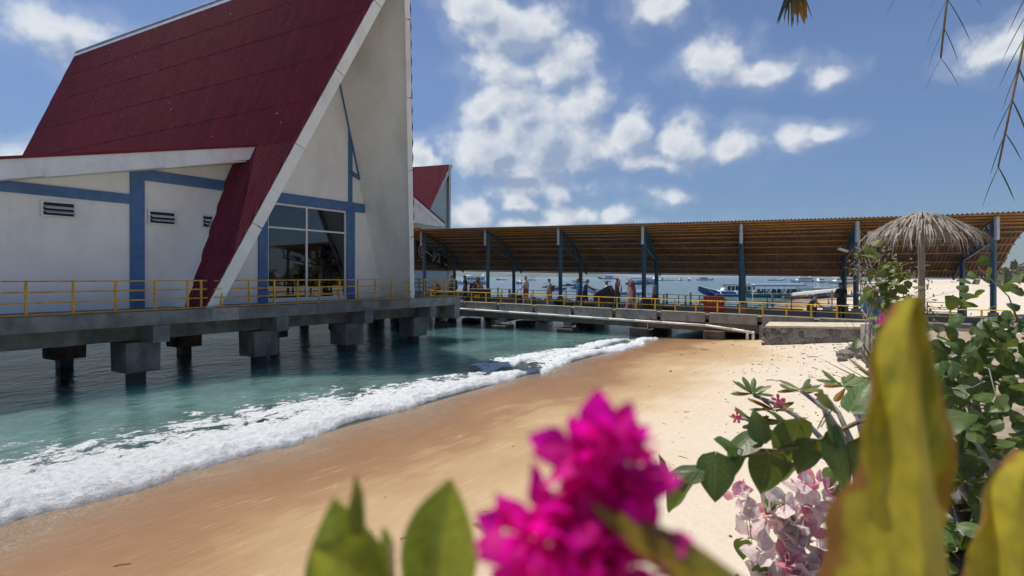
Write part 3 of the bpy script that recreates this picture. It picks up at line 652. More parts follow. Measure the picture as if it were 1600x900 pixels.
mb = MB(); P_ = [on_left(.06, 0, -.12), on_right(.06, 0, -.12), on_right(-3.0, .88, -.12), on_left(-3.0, .88, -.12)]; P_ = [S(p) for p in P_]; mb.prism(P_, (0, .15, 0)); mb.build('gable_panel', GREY2, b2)
for fn in (on_left, on_right):
    mb = MB(); P = [S(fn(-3.8*k-.03, k, o_)) for k in (0, 1) for o_ in (-.03, -.4)]; Q = [p+Vector((0, .08, 0)) for p in P]
    mb.add(P+Q, [(0, 2, 3, 1), (4, 5, 7, 6), (0, 1, 5, 4), (2, 6, 7, 3), (0, 4, 6, 2), (1, 3, 7, 5)]); mb.build('barge_board', GREY2, b2)
mb = MB(); slab(mb, 3.0, 9.0, 2.5, 12, 0, 4.2); mb.build('annex_wall', GREY2, b2)
for k in range(3): slab(MB(), 3.6+1.8*k, 4.2+1.8*k, 2.44, 2.497, .4, 2.6).build('annex_window', ROOMD, b2)
slab(MB(), -8, 9.4, -1, 18, -.7, -.01).build('platform_slab', CONC, b2)
for w in (-6, -1, 4, 8.5):
    for s in (0, 6, 12): slab(MB(), w-.25, w+.25, s, s+.5, -4, -.69).build('pile', DARKC, b2)
# ================================================================== covered jetty
CX = Vector((2.17, 5.0, 0)); CN = CX.normalized(); CLEN = CX.length
DU = Vector((-5.256, 2.885, 0)); DUN = DU.normalized()
def deck_z(i): return 1.31+0.108*max(i, -0.4)
def J(i, t, h=0.0): return Vector((19.0, 31.7, deck_z(i)+h)) + DU*i + CX*t
def i_at(x, t):     # bay coordinate seen at image column x on the line t
    q = (x-800)/900; return (19+2.17*t-q*(31.7+5*t))/(5.256+2.885*q)
pt_ = [(-.07, 5.42), (0, 5.36), (.3, 5.12), (.57, 4.74), (.83, 4.12), (1.01, 3.46), (1.16, 2.86), (1.33, 2.22)]
def roof_h(t):
    xs = [p[0] for p in pt_]; ys = [p[1] for p in pt_]
    f = lambda u: float(np.interp(u, xs, ys))
    return (f(t-.06)+2*f(t)+f(t+.06))/4 if xs[0]+.06 < t < xs[-1]-.06 else f(t)
jt = thing('jetty_bridge', 'grey concrete jetty with notched edge blocks running out from the beach', 'jetty', J(2, -.45, -1.3))
I0, I1 = -1.3, 4.9
def quadprism(mb, a, b, c, d, th):  # four top points and a thickness
    A = [Vector(p) for p in (a, b, c, d)]; B = [p-Vector((0, 0, th)) for p in A]
    return mb.add(A+B, [(0, 1, 2, 3), (7, 6, 5, 4), (0, 4, 5, 1), (1, 5, 6, 2), (2, 6, 7, 3), (3, 7, 4, 0)])
DECKM = mat('worn_deck_concrete', (0.20, 0.19, 0.175), 0.8, 0.2, 1.5, bump=0.2)
n_ = 14
for k in range(n_):
    a, b = I0+(I1-I0)*k/n_, I0+(I1-I0)*(k+1)/n_
    quadprism(MB(), J(a, -.41, 0), J(a, 1.16, 0), J(b-.0006, 1.16, 0), J(b-.0006, -.41, 0), .28).build('deck_slab', DECKM, jt, inv=True)
notch = [.36+.465*k for k in range(-3, 10)]
gap = .042
for a, b in zip(notch, notch[1:]):
    if b > 4.75: b = 4.75
    if a >= b-.1: continue
    a2, b2_ = a+gap/2, b-gap/2
    quadprism(MB(), J(a2, -.47, .12), J(a2, -.412, .12), J(b2_, -.412, .12), J(b2_, -.47, .12), .56).build('edge_block', CONC2, jt, inv=True, bevel=.02)
    quadprism(MB(), J(a2, 1.165, .10), J(a2, 1.22, .10), J(b2_, 1.22, .10), J(b2_, 1.165, .10), .5).build('edge_block', CONC2, jt, inv=True)
for t0 in (-.445, .3, 1.05):
    quadprism(MB(), J(.78, t0, -.45), J(.78, t0+.07, -.45), J(4.85, t0+.07, -.45), J(4.85, t0, -.45), .48).build('girder', CONCW, jt, inv=True)
for i in (1.22, 1.95, 2.76, 3.58, 4.4):
    for t0 in (-.42, 0.35, 1.08):
        pr = quadprism(MB(), J(i-.045, t0, -.46), J(i-.045, t0+.09, -.46), J(i+.045, t0+.09, -.46), J(i+.045, t0, -.46), .75).build('pier', CONC2, jt, inv=True, bevel=.03)
        c = J(i, t0+.045); zt_ = .55 if i < 2.3 else .28
        mb = MB(); mb.box((c.x, c.y, zt_/2-1.0), (1.15, 1.15, zt_+2.0), rz=math.atan2(DU.y, DU.x)); mb.build('footing', CONCW, pr, inv=True, bevel=.05)
    a = J(i-.03, -.44, -.92); quadprism(MB(), J(i-.03, -.40, -.90), J(i-.03, 1.15, -.90), J(i+.03, 1.15, -.90), J(i+.03, -.40, -.90), .3).build('cap_beam', CONCW, jt, inv=True)
quadprism(MB(), J(.83, -.46, -.442), J(.83, 1.2, -.442), J(.79, 1.2, -.442), J(.79, -.46, -.442), 1.9).build('abutment', CONC2, jt, inv=True)

# railings on both sides
fr = thing('guard_railing', 'bright yellow three-rail railing along the near side of the jetty', 'railing', J(2, -.40))
ip = [-1.0+.2*k for k in range(29)]
for i in ip:
    mb = MB(); mb.box(J(i, -.40, .40), (.065, .065, .82), rz=.5); mb.build('post', YELL, fr, inv=True)
for h in (.79, .44, .12):
    for k in range(0, 28, 4):
        a, b = ip[k], ip[min(k+4, 28)]
        mb = MB(); mb.tube([J(a, -.407, h), J((a+b)/2, -.407, h+random.uniform(-.012, .012)), J(b, -.407, h)], .026, 6); mb.build('rail', YELL, fr, inv=True)
RAILD = mat('dark_weathered_rail', (0.085, 0.09, 0.08), 0.6, 0.2, 4)
rr = thing('guard_railing', 'thin dark railing along the sea side of the jetty', 'railing', J(2, 1.14))
for i in [-1.0+.25*k for k in range(23)]:
    mb = MB(); mb.box(J(i, 1.14, .40), (.045, .045, .80), rz=.5); mb.build('post', RAILD, rr, inv=True)
for h in (.79, .50, .22):
    mb = MB(); mb.tube([J(-1.0, 1.14, h), J(2, 1.14, h), J(4.5, 1.14, h)], .02, 5); mb.build('rail', RAILD, rr, inv=True)

# shelter: columns, trusses, purlins, corrugated roof
sh = thing('jetty_shelter', 'long arched brown corrugated roof on blue steel trusses over the jetty', 'shelter', J(2, .5))
for bay in range(-1, 7):
    a, b = bay-.35, bay+.65
    mb = MB(); per = 4; n = int(6.0/.2*per); rows = []
    ts = np.linspace(-.085, 1.335, 15)
    for j in range(n+1):
        i = a+(b-a)*j/n-.0004*(j == n); ph = .045*math.cos(2*math.pi*j/per)
        rows.append([J(i, t_, roof_h(t_)+.12+ph) for t_ in ts])
    mb.grid(rows); o = mb.build('roof_sheet', SHEET, sh, smooth=True, inv=True)
for t_ in (-.05, .07, .19, .31, .43, .56, .69, .82, .95, 1.08, 1.21, 1.32):
    for a, b in ((-1.35, 1.5), (1.5, 4.2), (4.2, 6.6)):
        mb = MB(); s_ = roof_h(t_+.01)-roof_h(t_-.01); upv = Vector((0, 0, 1))
        mb.bar(J(a, t_, roof_h(t_)+.035), J(b-.001, t_, roof_h(t_)+.035), .045, .075); mb.build('purlin', PURLIN, sh, inv=True)
def truss(i):
    tr = bpy.data.objects.new('truss', None); link(tr, sh); lift = -.03
    topc = [J(i, t_, roof_h(t_)-.09) for t_ in np.linspace(0, 1.31, 12)]
    mb = MB()
    for a, b in zip(topc, topc[1:]): mb.bar(a, b, .10, .12)
    mb.build('top_chord', BLUEM, tr, inv=True)
    b0, b1 = J(i, 0, 4.30), J(i, 1.0, 3.30)
    mb = MB(); mb.bar(b0, b1, .10, .12); mb.build('bottom_chord', BLUEM, tr, inv=True)
    mb = MB(); mb.bar(J(i, 0, 4.22), J(i, 0, 5.38), .16, .16); mb.build('end_post', LITSTEEL, tr, inv=True)
    n = 7
    for k in range(n):
        u0, u1 = k/n*.97, (k+1)/n*.97
        A = b0.lerp(b1, u0); B = J(i, u1, roof_h(u1)-.12)
        C = b0.lerp(b1, u1)
        mb = MB(); mb.bar(A, B, .05, .05); mb.bar(B, C, .05, .05); mb.build('web_bar', BLUEM, tr, inv=True)
for i in range(-1, 6):
    truss(i)
    for t_, top in ((.09, roof_h(.09)-.15), (1.0, roof_h(1.0)-.15)):
        cb = J(i, t_, 0)
        mb = MB(); mb.box((cb.x, cb.y, cb.z+top/2), (.20, .20, top), rz=.45); c = mb.build('column', BLUEM, sh, inv=True)
        mb = MB(); mb.box((cb.x, cb.y, cb.z+.28), (.34, .34, .56), rz=.45); mb.build('column_base', CONC2, c, inv=True)

# hanging bits on the shelter
lt = thing('floodlight', 'white floodlight pointing left on the right-hand truss', 'floodlight', J(.06, .25, 3.85))
mb = MB(); mb.box((-.25, -.1, .0), (.55, .22, .13), mat=Matrix.Rotation(.3, 3, 'Y')); mb.build('housing', WTRIM, lt, bevel=.02)
mb = MB(); mb.tube([(0, 0, 0), (.22, .05, .05)], .03, 6); mb.build('bracket', DARKM, lt)
eb = thing('electric_box', 'pale electric box with a dark red label on the right-hand truss', 'electric box', J(-.12, -.02, 4.35))
mb = MB(); mb.box((0, 0, .1), (.52, .22, .72), rz=-.5); mb.build('case', mat('beige_enamel', (0.62, 0.58, 0.5), 0.5), eb, bevel=.02)
mb = MB(); mb.box((-.055, -.112, .0), (.2, .02, .16), rz=-.5); mb.build('label_plate', mat('dark_red_plate', (0.25, 0.05, 0.03), 0.5), eb)
pc = thing('conduit_pipe', 'thin pale conduit running up the right-hand blue column', 'pipe', J(-.03, .06))
mb = MB(); mb.tube([J(-.035, .06, .1), J(-.035, .06, 2.2), J(-.02, .07, 3.4), J(-.03, .05, 4.9)], .035, 6); mb.build('pipe', mat('grey_conduit', (0.45, 0.46, 0.46), 0.5), pc, inv=True)
# sign board with ringed emblem and letters, hung across the jetty
sg = thing('hanging_sign', 'dark sign with red and white ring emblem and pale letters under the roof', 'sign', J(5.15, .45, 3.2))
a, b = J(5.15, .12, 0), J(5.15, 1.15, 0)
dx = (b-a).normalized(); ang = math.atan2(dx.y, dx.x)
RM = Matrix.Rotation(ang, 4, 'Z') @ Matrix.Rotation(R(90), 4, 'X')
SIGNK = mat('sign_black', (0.02, 0.02, 0.025), 0.5); SRED = mat('sign_red', (0.42, 0.03, 0.06), 0.5); SWHT = mat('sign_white', (0.7, 0.68, 0.66), 0.5)
p0 = J(5.15, .14, 4.05)
def on_sign(u, v, o_=0.0): return p0 + dx*u + Vector((0, 0, v)) + Vector((dx.y, -dx.x, 0))*o_
mb = MB(); A = [on_sign(-.1, .7), on_sign(5.0, -.75), on_sign(5.0, -1.75), on_sign(-.1, -.55)]; mb.prism(A, Vector((-dx.y, dx.x, 0))*.06); mb.build('board', SIGNK, sg, inv=True)
for r_, m_, o_ in ((.62, SWHT, .012), (.50, SIGNK, .018), (.46, SRED, .024), (.30, SWHT, .030), (.14, SRED, .036)):
    mb = MB(); mb.add([on_sign(.75+r_*math.cos(q), -.12+r_*math.sin(q), o_) for q in np.linspace(0, 2*math.pi, 28, endpoint=False)], [tuple(range(28))]); mb.build('emblem_ring', m_, sg, inv=True)
def text_mesh(txt, size, m_, parent, place, name='lettering'):
    cu = bpy.data.curves.new('t', 'FONT'); cu.body = txt; cu.size = size; cu.extrude = .004
    ob = bpy.data.objects.new('t', cu); COL.objects.link(ob)
    dg = bpy.context.evaluated_depsgraph_get(); me = bpy.data.meshes.new_from_object(ob.evaluated_get(dg))
    bpy.data.objects.remove(ob); me.materials.clear(); me.materials.append(m_)
    for v in me.vertices: v.co = place(v.co)
    o = bpy.data.objects.new(name, me); link(o, parent, True); return o
text_mesh('JP2', 1.05, SWHT, sg, lambda c: on_sign(2.35+c.x, -.72-c.x*.29+c.y, .02+c.z))
mb = MB(); mb.bar(on_sign(1.45, -.15, .02), on_sign(2.25, -.55, .02), .02, .10); mb.build('lettering', SWHT, sg, inv=True)
mb = MB(); mb.bar(on_sign(4.35, -1.12, .02), on_sign(4.85, -1.30, .02), .02, .08); mb.build('lettering', SWHT, sg, inv=True)
# white plastic pipe slung along the edge
wp = thing('water_pipe', 'long white plastic pipe strapped along the jetty edge down to the sand', 'pipe', J(2.5, -.50, -.5))
pl = [(4.35, -.40), (3.43, -.46), (2.7, -.51), (2.25, -.54), (1.7, -.575), (1.29, -.61), (1.05, -.74), (.88, -.86)]
pts = [J(i, -.50, h) for i, h in pl]
for a, b in zip(pts, pts[1:]):
    n = 2 if (b-a).length > 3 else 1
    for k in range(n):
        A, B = a.lerp(b, k/n), a.lerp(b, (k+1)/n); mb = MB(); mb.tube([A, B], .078, 10); mb.build('pipe_length', PIPEW, wp, smooth=True, inv=True)
        mb = MB(); dv = (B-A).normalized()*.05; mb.tube([B-dv, B+dv], .092, 10); mb.build('coupling', PIPEW, wp, inv=True)
        c = A.lerp(B, .5); mb = MB(); mb.box(c+Vector((.02, .05, .05)), (.05, .16, .26), rz=.4); mb.build('strap', RUST, wp, inv=True)
e = pts[-1]
for k, dxx in enumerate((0.0, -.30)):
    q = e+DUN*dxx*-1; g = ground_z(q.x, q.y)
    mb = MB(); mb.tube([e if k == 0 else e+DUN*.3, q+Vector((0, 0, -.12)), (q.x, q.y, g-.1)], .085, 10); mb.build('down_pipe', PIPEW, wp, smooth=True, inv=True)
q = J(1.86, -.50, -.56); mb = MB(); mb.tube([q, q+Vector((0, 0, -.42)), q+Vector((.12, 0, -.5)), q+Vector((.4, .1, -.42))], .022, 6); mb.build('drain_pipe', PIPEW, wp, inv=True)

# ---- stone retaining wall at the landward end: every stone its own piece
def clip(poly, n, c):
    out = []
    for k in range(len(poly)):
        a, b = poly[k], poly[(k+1) % len(poly)]; da, db = a[0]*n[0]+a[1]*n[1]-c, b[0]*n[0]+b[1]*n[1]-c
        if da <= 0: out.append(a)
        if (da < 0) != (db < 0) and da != db:
            q = da/(da-db); out.append((a[0]+(b[0]-a[0])*q, a[1]+(b[1]-a[1])*q))
    return out
def cells(pts, bounds, shrink):
    res = []
    for i, p in enumerate(pts):
        poly = [(bounds[0], bounds[2]), (bounds[1], bounds[2]), (bounds[1], bounds[3]), (bounds[0], bounds[3])]
        for j, q in enumerate(pts):
            if i == j: continue
            n = (q[0]-p[0], q[1]-p[1]); L = math.hypot(*n)
            if L > 1.6: continue
            n = (n[0]/L, n[1]/L); c = (p[0]*n[0]+p[1]*n[1]+q[0]*n[0]+q[1]*n[1])/2 - shrink
            poly = clip(poly, n, c)
            if len(poly) < 3: break
        res.append(poly)
    return res
STONES = [mat('grey_wall_stone', c, 0.85, 0.25, 5, bump=0.45, bscale=16) for c in ((0.17, 0.165, 0.16), (0.22, 0.21, 0.195), (0.13, 0.125, 0.125), (0.25, 0.225, 0.19))]
MORT = mat('sandy_mortar', (0.40, 0.36, 0.30), 0.95, 0.2, 3, bump=0.5, bscale=22, grime=(0.25, 0.22, 0.16, 0.6))
sw = thing('stone_wall', 'mortared grey stone retaining wall beneath the landward end of the jetty', 'wall', (14.6, 27.9, .2))
WA, WB = Vector((12.55, 29.05, -.6)), Vector((16.8, 26.75, -.6)); wd = (WB-WA); WLN = wd.length; wd.normalize(); wn = Vector((wd.y, -wd.x, 0))
wn = wn if wn.y < 0 else -wn
def wtop(u): return 1.78+.13*u/WLN
mb = MB(); back = -wn*2.6
mb.prism([WA, WB, WB+Vector((0, 0, wtop(WLN)-.02)), WA+Vector((0.28*wd.x, .28*wd.y, wtop(0)-.02))], back); mb.build('mortar_bed', MORT, sw, inv=True)
ptsv = []
random.seed(21)
while len(ptsv) < 95:
    c = (random.uniform(0, WLN), random.uniform(.25, 1.9))
    if all(math.hypot(c[0]-q[0], (c[1]-q[1])*1.15) > .255 for q in ptsv) or random.random() < .004: ptsv.append(c)
for poly in cells(ptsv, (.03, WLN-.02, .2, 1.72), .022):
    if len(poly) < 3: continue
    cx_ = sum(p[0] for p in poly)/len(poly); cy_ = sum(p[1] for p in poly)/len(poly)
    d_ = random.uniform(.035, .08); mb = MB(); n = len(poly); tilt = random.uniform(-.03, .03)
    o0 = [WA+wd*u+Vector((0, 0, v)) for u, v in poly]
    o1 = [WA+wd*(cx_+(u-cx_)*.93)+Vector((0, 0, cy_+(v-cy_)*.93))+wn*(d_*.75+tilt*(u-cx_)) for u, v in poly]
    o2 = [WA+wd*(cx_+(u-cx_)*.72)+Vector((0, 0, cy_+(v-cy_)*.72))+wn*(d_+tilt*(u-cx_)) for u, v in poly]
    mb.add(o0+o1+o2, [(k, (k+1) % n, n+(k+1) % n, n+k) for k in range(n)]+[(n+k, n+(k+1) % n, 2*n+(k+1) % n, 2*n+k) for k in range(n)]+[tuple(range(2*n, 3*n))])
    mb.build('stone', random.choice(STONES), sw, inv=True)
COPE = mat('sand_dusted_coping', (0.52, 0.45, 0.35), 0.95, 0.15, 3, bump=0.4)
mb = MB()
A = [WA+wd*.2+wn*.10+Vector((0, 0, wtop(0))), WB+wn*.10+Vector((0, 0, wtop(WLN))), WB-wn*2.5+Vector((0, 0, wtop(WLN)+.02)), WA+wd*.2-wn*2.5+Vector((0, 0, wtop(0)+.02))]
quadprism(mb, *A, .09); mb.build('coping', COPE, sw, inv=True)
# fill behind, under the landward end of the deck
fl = MB(); fl.prism([(13.6, 29.9, -.5), (16.9, 27.0, -.5), (24, 23.5, -.5), (40, 34, -.5), (22, 43, -.5), (17.5, 37.0, -.5)], (0, 0, 1.68)); put(fl.build('landing_ground', SAND), 'sandy ground behind the retaining wall', None, None, 'structure')

# ---- rough rubble wall climbing towards the viewer on the right
rw = thing('rubble_wall', 'rough rubble wall of loose grey rocks along the right edge of the sand', 'wall', (11, 17.5, .8))
random.seed(5)
RA, RB = Vector((16.9, 26.7, 0)), Vector((4.3, 5.3, 0)); rd = (RB-RA); RL = rd.length; rd.normalize(); rn = Vector((-rd.y, rd.x, 0)); rn = rn if rn.x < 0 else -rn
def rock(c, r, mb=None):
    mb = mb or MB(); n, mm = 7, 5; base = len(mb.v); mb.ball(c, (r*random.uniform(.8, 1.25), r*random.uniform(.8, 1.25), r*random.uniform(.6, .95)), n, mm)
    for k in range(base, len(mb.v)):
        v = Vector(mb.v[k])-Vector(c); mb.v[k] = tuple(Vector(c)+v*random.uniform(.8, 1.15))
    return mb
u = 0.0; nrock = 0
while u < RL:
    p = RA+rd*u; g = ground_z(p.x, p.y); tz = 1.36+(2.2-1.36)*min(1, u/RL*1.05); dist = p.length
    size = .20 if u < 9 else .26
    rows_ = max(2, int((tz-g)/(size*1.15)))
    for k in range(rows_):
        c = p + rn*(.10*(rows_-k)+random.uniform(-.06, .06)) + Vector((0, 0, g+(k+.4)*(tz-g)/rows_)) + rd*random.uniform(-.06, .06)
        rock(c, size*random.uniform(.75, 1.2)).build('rock', random.choice(STONES+[MORT]), rw, inv=True); nrock += 1
    u += size*1.5
q = [RA-rn*.05, RB-rn*.05, RB-rn*6, RA-rn*6]
mb = MB(); mb.prism([Vector((p.x, p.y, -.4)) for p in q], (0, 0, 1.0))
zz = [1.25, 2.1, 2.1, 1.25]; A = [Vector((p.x, p.y, z)) for p, z in zip(q, zz)]; B = [Vector((p.x, p.y, -.4)) for p in q]
mb = MB(); mb.add(A+B, [(0, 1, 2, 3), (7, 6, 5, 4), (0, 4, 5, 1), (1, 5, 6, 2), (2, 6, 7, 3), (3, 7, 4, 0)]); put(mb.build('garden_ground', mat('dry_garden_earth', (0.30, 0.24, 0.16), 0.95, 0.3, 2, bump=0.4)), 'dry earth behind the rubble wall', None, None, 'structure')
random.seed(9)
for k, (x, y, Y, r) in enumerate(((1322, 566, 22, .34), (1340, 560, 22.5, .42), (1352, 568, 21, .3), (1316, 572, 21, .18))):
    p = px(x, y, Y); g = ground_z(p.x, p.y)
    o = rock(Vector((0, 0, 0)), r).build('beach_rock', STONES[k % 3]); o.location = (p.x, p.y, g+r*.35)
    put(o, ('flat grey rock lying on the sand below the rubble wall', 'largest grey rock on the sand beside the potted yucca', 'rounded rock between the yucca pot and the rubble wall', 'smallest grey rock lowest on the dry sand by the rubble wall')[k], 'rock', 'loose rocks on the sand')
# ================================================================== people on the jetty
SKIN = [mat('skin', c, 0.55, 0.08, 12) for c in ((0.36, 0.20, 0.13), (0.48, 0.29, 0.20), (0.20, 0.11, 0.07))]
HAIR = mat('dark_hair', (0.018, 0.014, 0.012), 0.5, 0.2, 20); HAIRG = mat('grey_hair', (0.30, 0.28, 0.26), 0.6, 0.2, 20)
SHOE = mat('shoe', (0.05, 0.05, 0.055), 0.6, 0.2, 10); EYEM = mat('eye_dark', (0.02, 0.015, 0.01), 0.3)
_cl = {}
def cloth(c):
    if c not in _cl: _cl[c] = mat('cloth', c, 0.85, 0.16, 7, bump=0.2, bscale=30)
    return _cl[c]
def seg_d(p, a, b):
    ab = b-a; q = max(0, min(1, (p-a).dot(ab)/max(1e-9, ab.length_squared))); return (p-(a+ab*q)).length, q
def person(label, loc, face, H=1.75, shirt=(.3, .3, .3), legs=(.05, .05, .06), skin=0, long_legs=True, long_arms=False, hair=HAIR, long_hair=False, hat=None,
           armL=None, armR=None, stride=.10, lean=0.0, bend=None, sit=False, turn=0.0):
    """a standing, walking or crouching figure; faces local +X; arms are (elbow, wrist) in body heights from the shoulder"""
    ro = thing('person', label, 'person', loc, face, 'people on the jetty')
    V3 = Vector
    pel = V3((0, 0, .525)); 
    kn = {}
    if sit: pel = V3((-.08, 0, .27))
    che = pel+V3((lean*.6, 0, .185)); nec = che+V3((lean*.5+.005, 0, .115)); hb = nec+V3((.008+lean*.2, 0, .04)); hd = hb+V3((.014+lean*.2, 0, .055)); ht = hd+V3((.0, 0, .038))
    P = {'pel': pel, 'wai': pel.lerp(che, .5), 'che': che, 'nec': nec, 'hb': hb, 'hd': hd, 'ht': ht}
    rad = {'pel': (.062, .082), 'wai': (.052, .070), 'che': (.060, .088), 'nec': (.030, .032), 'hb': (.030, .030), 'hd': (.050, .042), 'ht': (.034, .030)}
    E = [('pel', 'wai'), ('wai', 'che'), ('che', 'nec'), ('nec', 'hb'), ('hb', 'hd'), ('hd', 'ht')]
    bones = [('torso', pel, che), ('torso', che, nec-V3((0, 0, .01))), ('head', nec+V3((0, 0, .02)), ht)]
    hands = []
    for sd, nm, arm in ((1, 'L', armL), (-1, 'R', armR)):
        sh_ = nec+V3((-.004, sd*.098, -.035))
        if arm is None: arm = (V3((-.01+.05*sd*stride/.1*.4, sd*.022, -.17)), V3((.035+.08*sd*stride/.1*.4, sd*.018, -.325)))
        el = sh_+V3(arm[0]); wr = sh_+V3(arm[1]); hn = wr+(wr-el).normalized()*.038
        for k, p, r in (('sh', sh_, .036), ('el', el, .026), ('wr', wr, .018), ('hn', hn, .022)): P[k+nm] = p; rad[k+nm] = (r, r)
        E += [('che', 'sh'+nm), ('sh'+nm, 'el'+nm), ('el'+nm, 'wr'+nm), ('wr'+nm, 'hn'+nm)]
        bones += [('uarm', sh_, el), ('farm', el, wr), ('hand', wr, hn+(hn-wr)*.6)]; hands.append((wr, hn, sd))
        hp = pel+V3((0, sd*.052, -.03)); ph = sd*stride
        if sit: kn_ = hp+V3((.20, sd*.03, .06)); an = kn_+V3((-.05, 0, -.255))
        else:
            kn_ = hp+V3((.02+ph*.45, sd*.004, -.225)); an = hp+V3((ph, sd*.004, -.455)); 
            if ph < -.05: an.z += .012
        toe = an+V3((.075, sd*.008, -.026)); heel = an+V3((-.02, 0, -.026))
        for k, p, r in (('hp', hp, (.056, .054)), ('kn', kn_, (.036, .036)), ('an', an, (.022, .022)), ('toe', toe, (.014, .022))): P[k+nm] = p; rad[k+nm] = r
        E += [('pel', 'hp'+nm), ('hp'+nm, 'kn'+nm), ('kn'+nm, 'an'+nm), ('an'+nm, 'toe'+nm)]
        bones += [('thigh', hp, kn_), ('shin', kn_, an), ('foot', an+V3((0, 0, -.012)), toe)]
    names = list(P); idx = {n: k for k, n in enumerate(names)}
    zmin = min(P['toeL'].z, P['toeR'].z)-.016
    sc_ = H*1.09
    me = bpy.data.meshes.new('body'); me.from_pydata([tuple(V3((P[n].x, P[n].y, P[n].z-zmin))*sc_) for n in names], [(idx[a], idx[b]) for a, b in E], [])
    ob = bpy.data.objects.new('tmp', me); COL.objects.link(ob)
    sm = ob.modifiers.new('s', 'SKIN'); sm.use_smooth_shade = True; ob.modifiers.new('d', 'SUBSURF').levels = 1
    for n in names:
        v = me.skin_vertices[0].data[idx[n]]; v.radius = (rad[n][0]*sc_*1.42, rad[n][1]*sc_*1.42); v.use_root = (n == 'pel')
    dg = bpy.context.evaluated_depsgraph_get(); bm_ = bpy.data.meshes.new_from_object(ob.evaluated_get(dg)); bpy.data.objects.remove(ob)
    bm_.name = 'body'; bm_.materials.clear()
    for m_ in (SKIN[skin], cloth(shirt), cloth(legs), SHOE, EYEM): bm_.materials.append(m_)
    off = V3((0, 0, zmin))
    for f in bm_.polygons:
        c = f.center/sc_+off; best = min(((*seg_d(c, a, b), k) for k, a, b in bones), key=lambda q: q[0]); k, q = best[2], best[1]
        f.material_index = {'torso': 2 if c.z < pel.z+.012 else 1, 'uarm': 1 if (long_arms or q < .62) else 0, 'farm': 1 if long_arms else 0, 'hand': 0, 'head': 0,
                            'thigh': 2 if (long_legs or q < .8) else 0, 'shin': 2 if long_legs else 0, 'foot': 3}[k]
        f.use_smooth = True
    # fingers, nose, ears, eyes and mouth joined into the same body
    mb = MB(); g = lambda p: (p-off)*sc_
    for wr, hn, sd in hands:
        dv = (hn-wr).normalized(); side = dv.cross(V3((0, 1, 0))).normalized() if abs(dv.y) < .9 else V3((1, 0, 0)); 
        for j, (o_, L) in enumerate(((-.013, .034), (-.0045, .042), (.0045, .040), (.013, .030))):
            b0 = hn+side*o_+dv*.004; mb.tube([g(b0), g(b0+dv*L*.6), g(b0+dv*L+V3((0, -sd*.006, 0)))], [.0062*sc_, .0055*sc_, .004*sc_], 5)
        b0 = wr+dv*.014+side*.014; mb.tube([g(b0), g(b0+side*.014+dv*.014), g(b0+side*.018+dv*.03)], [.007*sc_, .006*sc_, .0045*sc_], 5)
    fx = hd+V3((.044, 0, -.004))
    mb.ball(g(fx+V3((.010, 0, -.004))), (.010*sc_, .0075*sc_, .012*sc_), 6, 5)
    for sd in (1, -1): mb.ball(g(hd+V3((-.002, sd*.043, -.002))), (.009*sc_, .005*sc_, .014*sc_), 6, 5); mb.ball(g(fx+V3((.002, sd*.017, .008))), .0048*sc_, 6, 4, 4)
    mb.ball(g(fx+V3((.0, 0, -.026))), (.005*sc_, .014*sc_, .0035*sc_), 6, 4, 4)
    b2m = bmesh.new(); b2m.from_mesh(bm_); ex = mb.mesh('x', [], True); b2m.from_mesh(ex); b2m.to_mesh(bm_); b2m.free()
    o = bpy.data.objects.new('body', bm_); link(o, ro)
    mb = MB(); c = g(hd+V3((-.012, 0, .016))); mb.ball(c, (.056*sc_, .051*sc_, .054*sc_), 12, 8)
    for k in range(len(mb.v)):
        v = V3(mb.v[k])-c
        if v.x > .012*sc_ and v.z < .02*sc_: v.x *= .35
        if v.z < -.02*sc_: v = v*(.8 if not long_hair else 1.0)
        if long_hair and v.z < -.01*sc_: v.z -= .075*sc_; v.x -= .012*sc_
        mb.v[k] = tuple(c+v*random.uniform(.97, 1.04))
    mb.build('hair', hair, ro, smooth=True)
    if hat:
        mb = MB(); c = g(hd+V3((-.004, 0, .032))); mb.lathe([(.056*sc_, -.004*sc_), (.057*sc_, .01*sc_), (.048*sc_, .032*sc_), (.02*sc_, .042*sc_), (.003*sc_, .043*sc_)], 12, c)
        mb.prism([c+V3((.04*sc_, -.04*sc_, 0)), c+V3((.105*sc_, -.03*sc_, -.008*sc_)), c+V3((.112*sc_, 0, -.008*sc_)), c+V3((.105*sc_, .03*sc_, -.008*sc_)), c+V3((.04*sc_, .04*sc_, 0))], (0, 0, .006*sc_)); mb.build('cap', cloth(hat), ro)
    return ro
LEFT = math.atan2(DU.y, DU.x); RIGHT = LEFT+math.pi; SEA_ = math.atan2(CX.y, CX.x)
def stand(x, t): i = i_at(x, t); return J(i, t, .0)
def pack(label, ro_loc, face, H, c, size=(.20, .34, .50), up=.62, back=.20):
    p = thing('backpack', label, 'backpack', Vector(ro_loc)+Vector((-math.cos(face)*back, -math.sin(face)*back, H*up)), face)
    mb = MB(); a, b, h = size
    mb.box((0, 0, h/2), size); o = mb.build('pack_body', cloth(c), p, bevel=.06)
    mb = MB(); mb.box((-a*.6, 0, h*.28), (a*.4, b*.7, h*.4)); mb.build('pocket', cloth(c), p, bevel=.03)
    for sd in (1, -1):
        mb = MB(); mb.tube([(a*.4, sd*b*.28, h*.95), (a*.4+.13, sd*b*.30, h*1.02), (a*.4+.22, sd*b*.3, h*.7), (a*.4+.12, sd*b*.3, h*.15)], .022, 5); mb.build('strap', cloth((.03, .03, .03)), p)
    return p
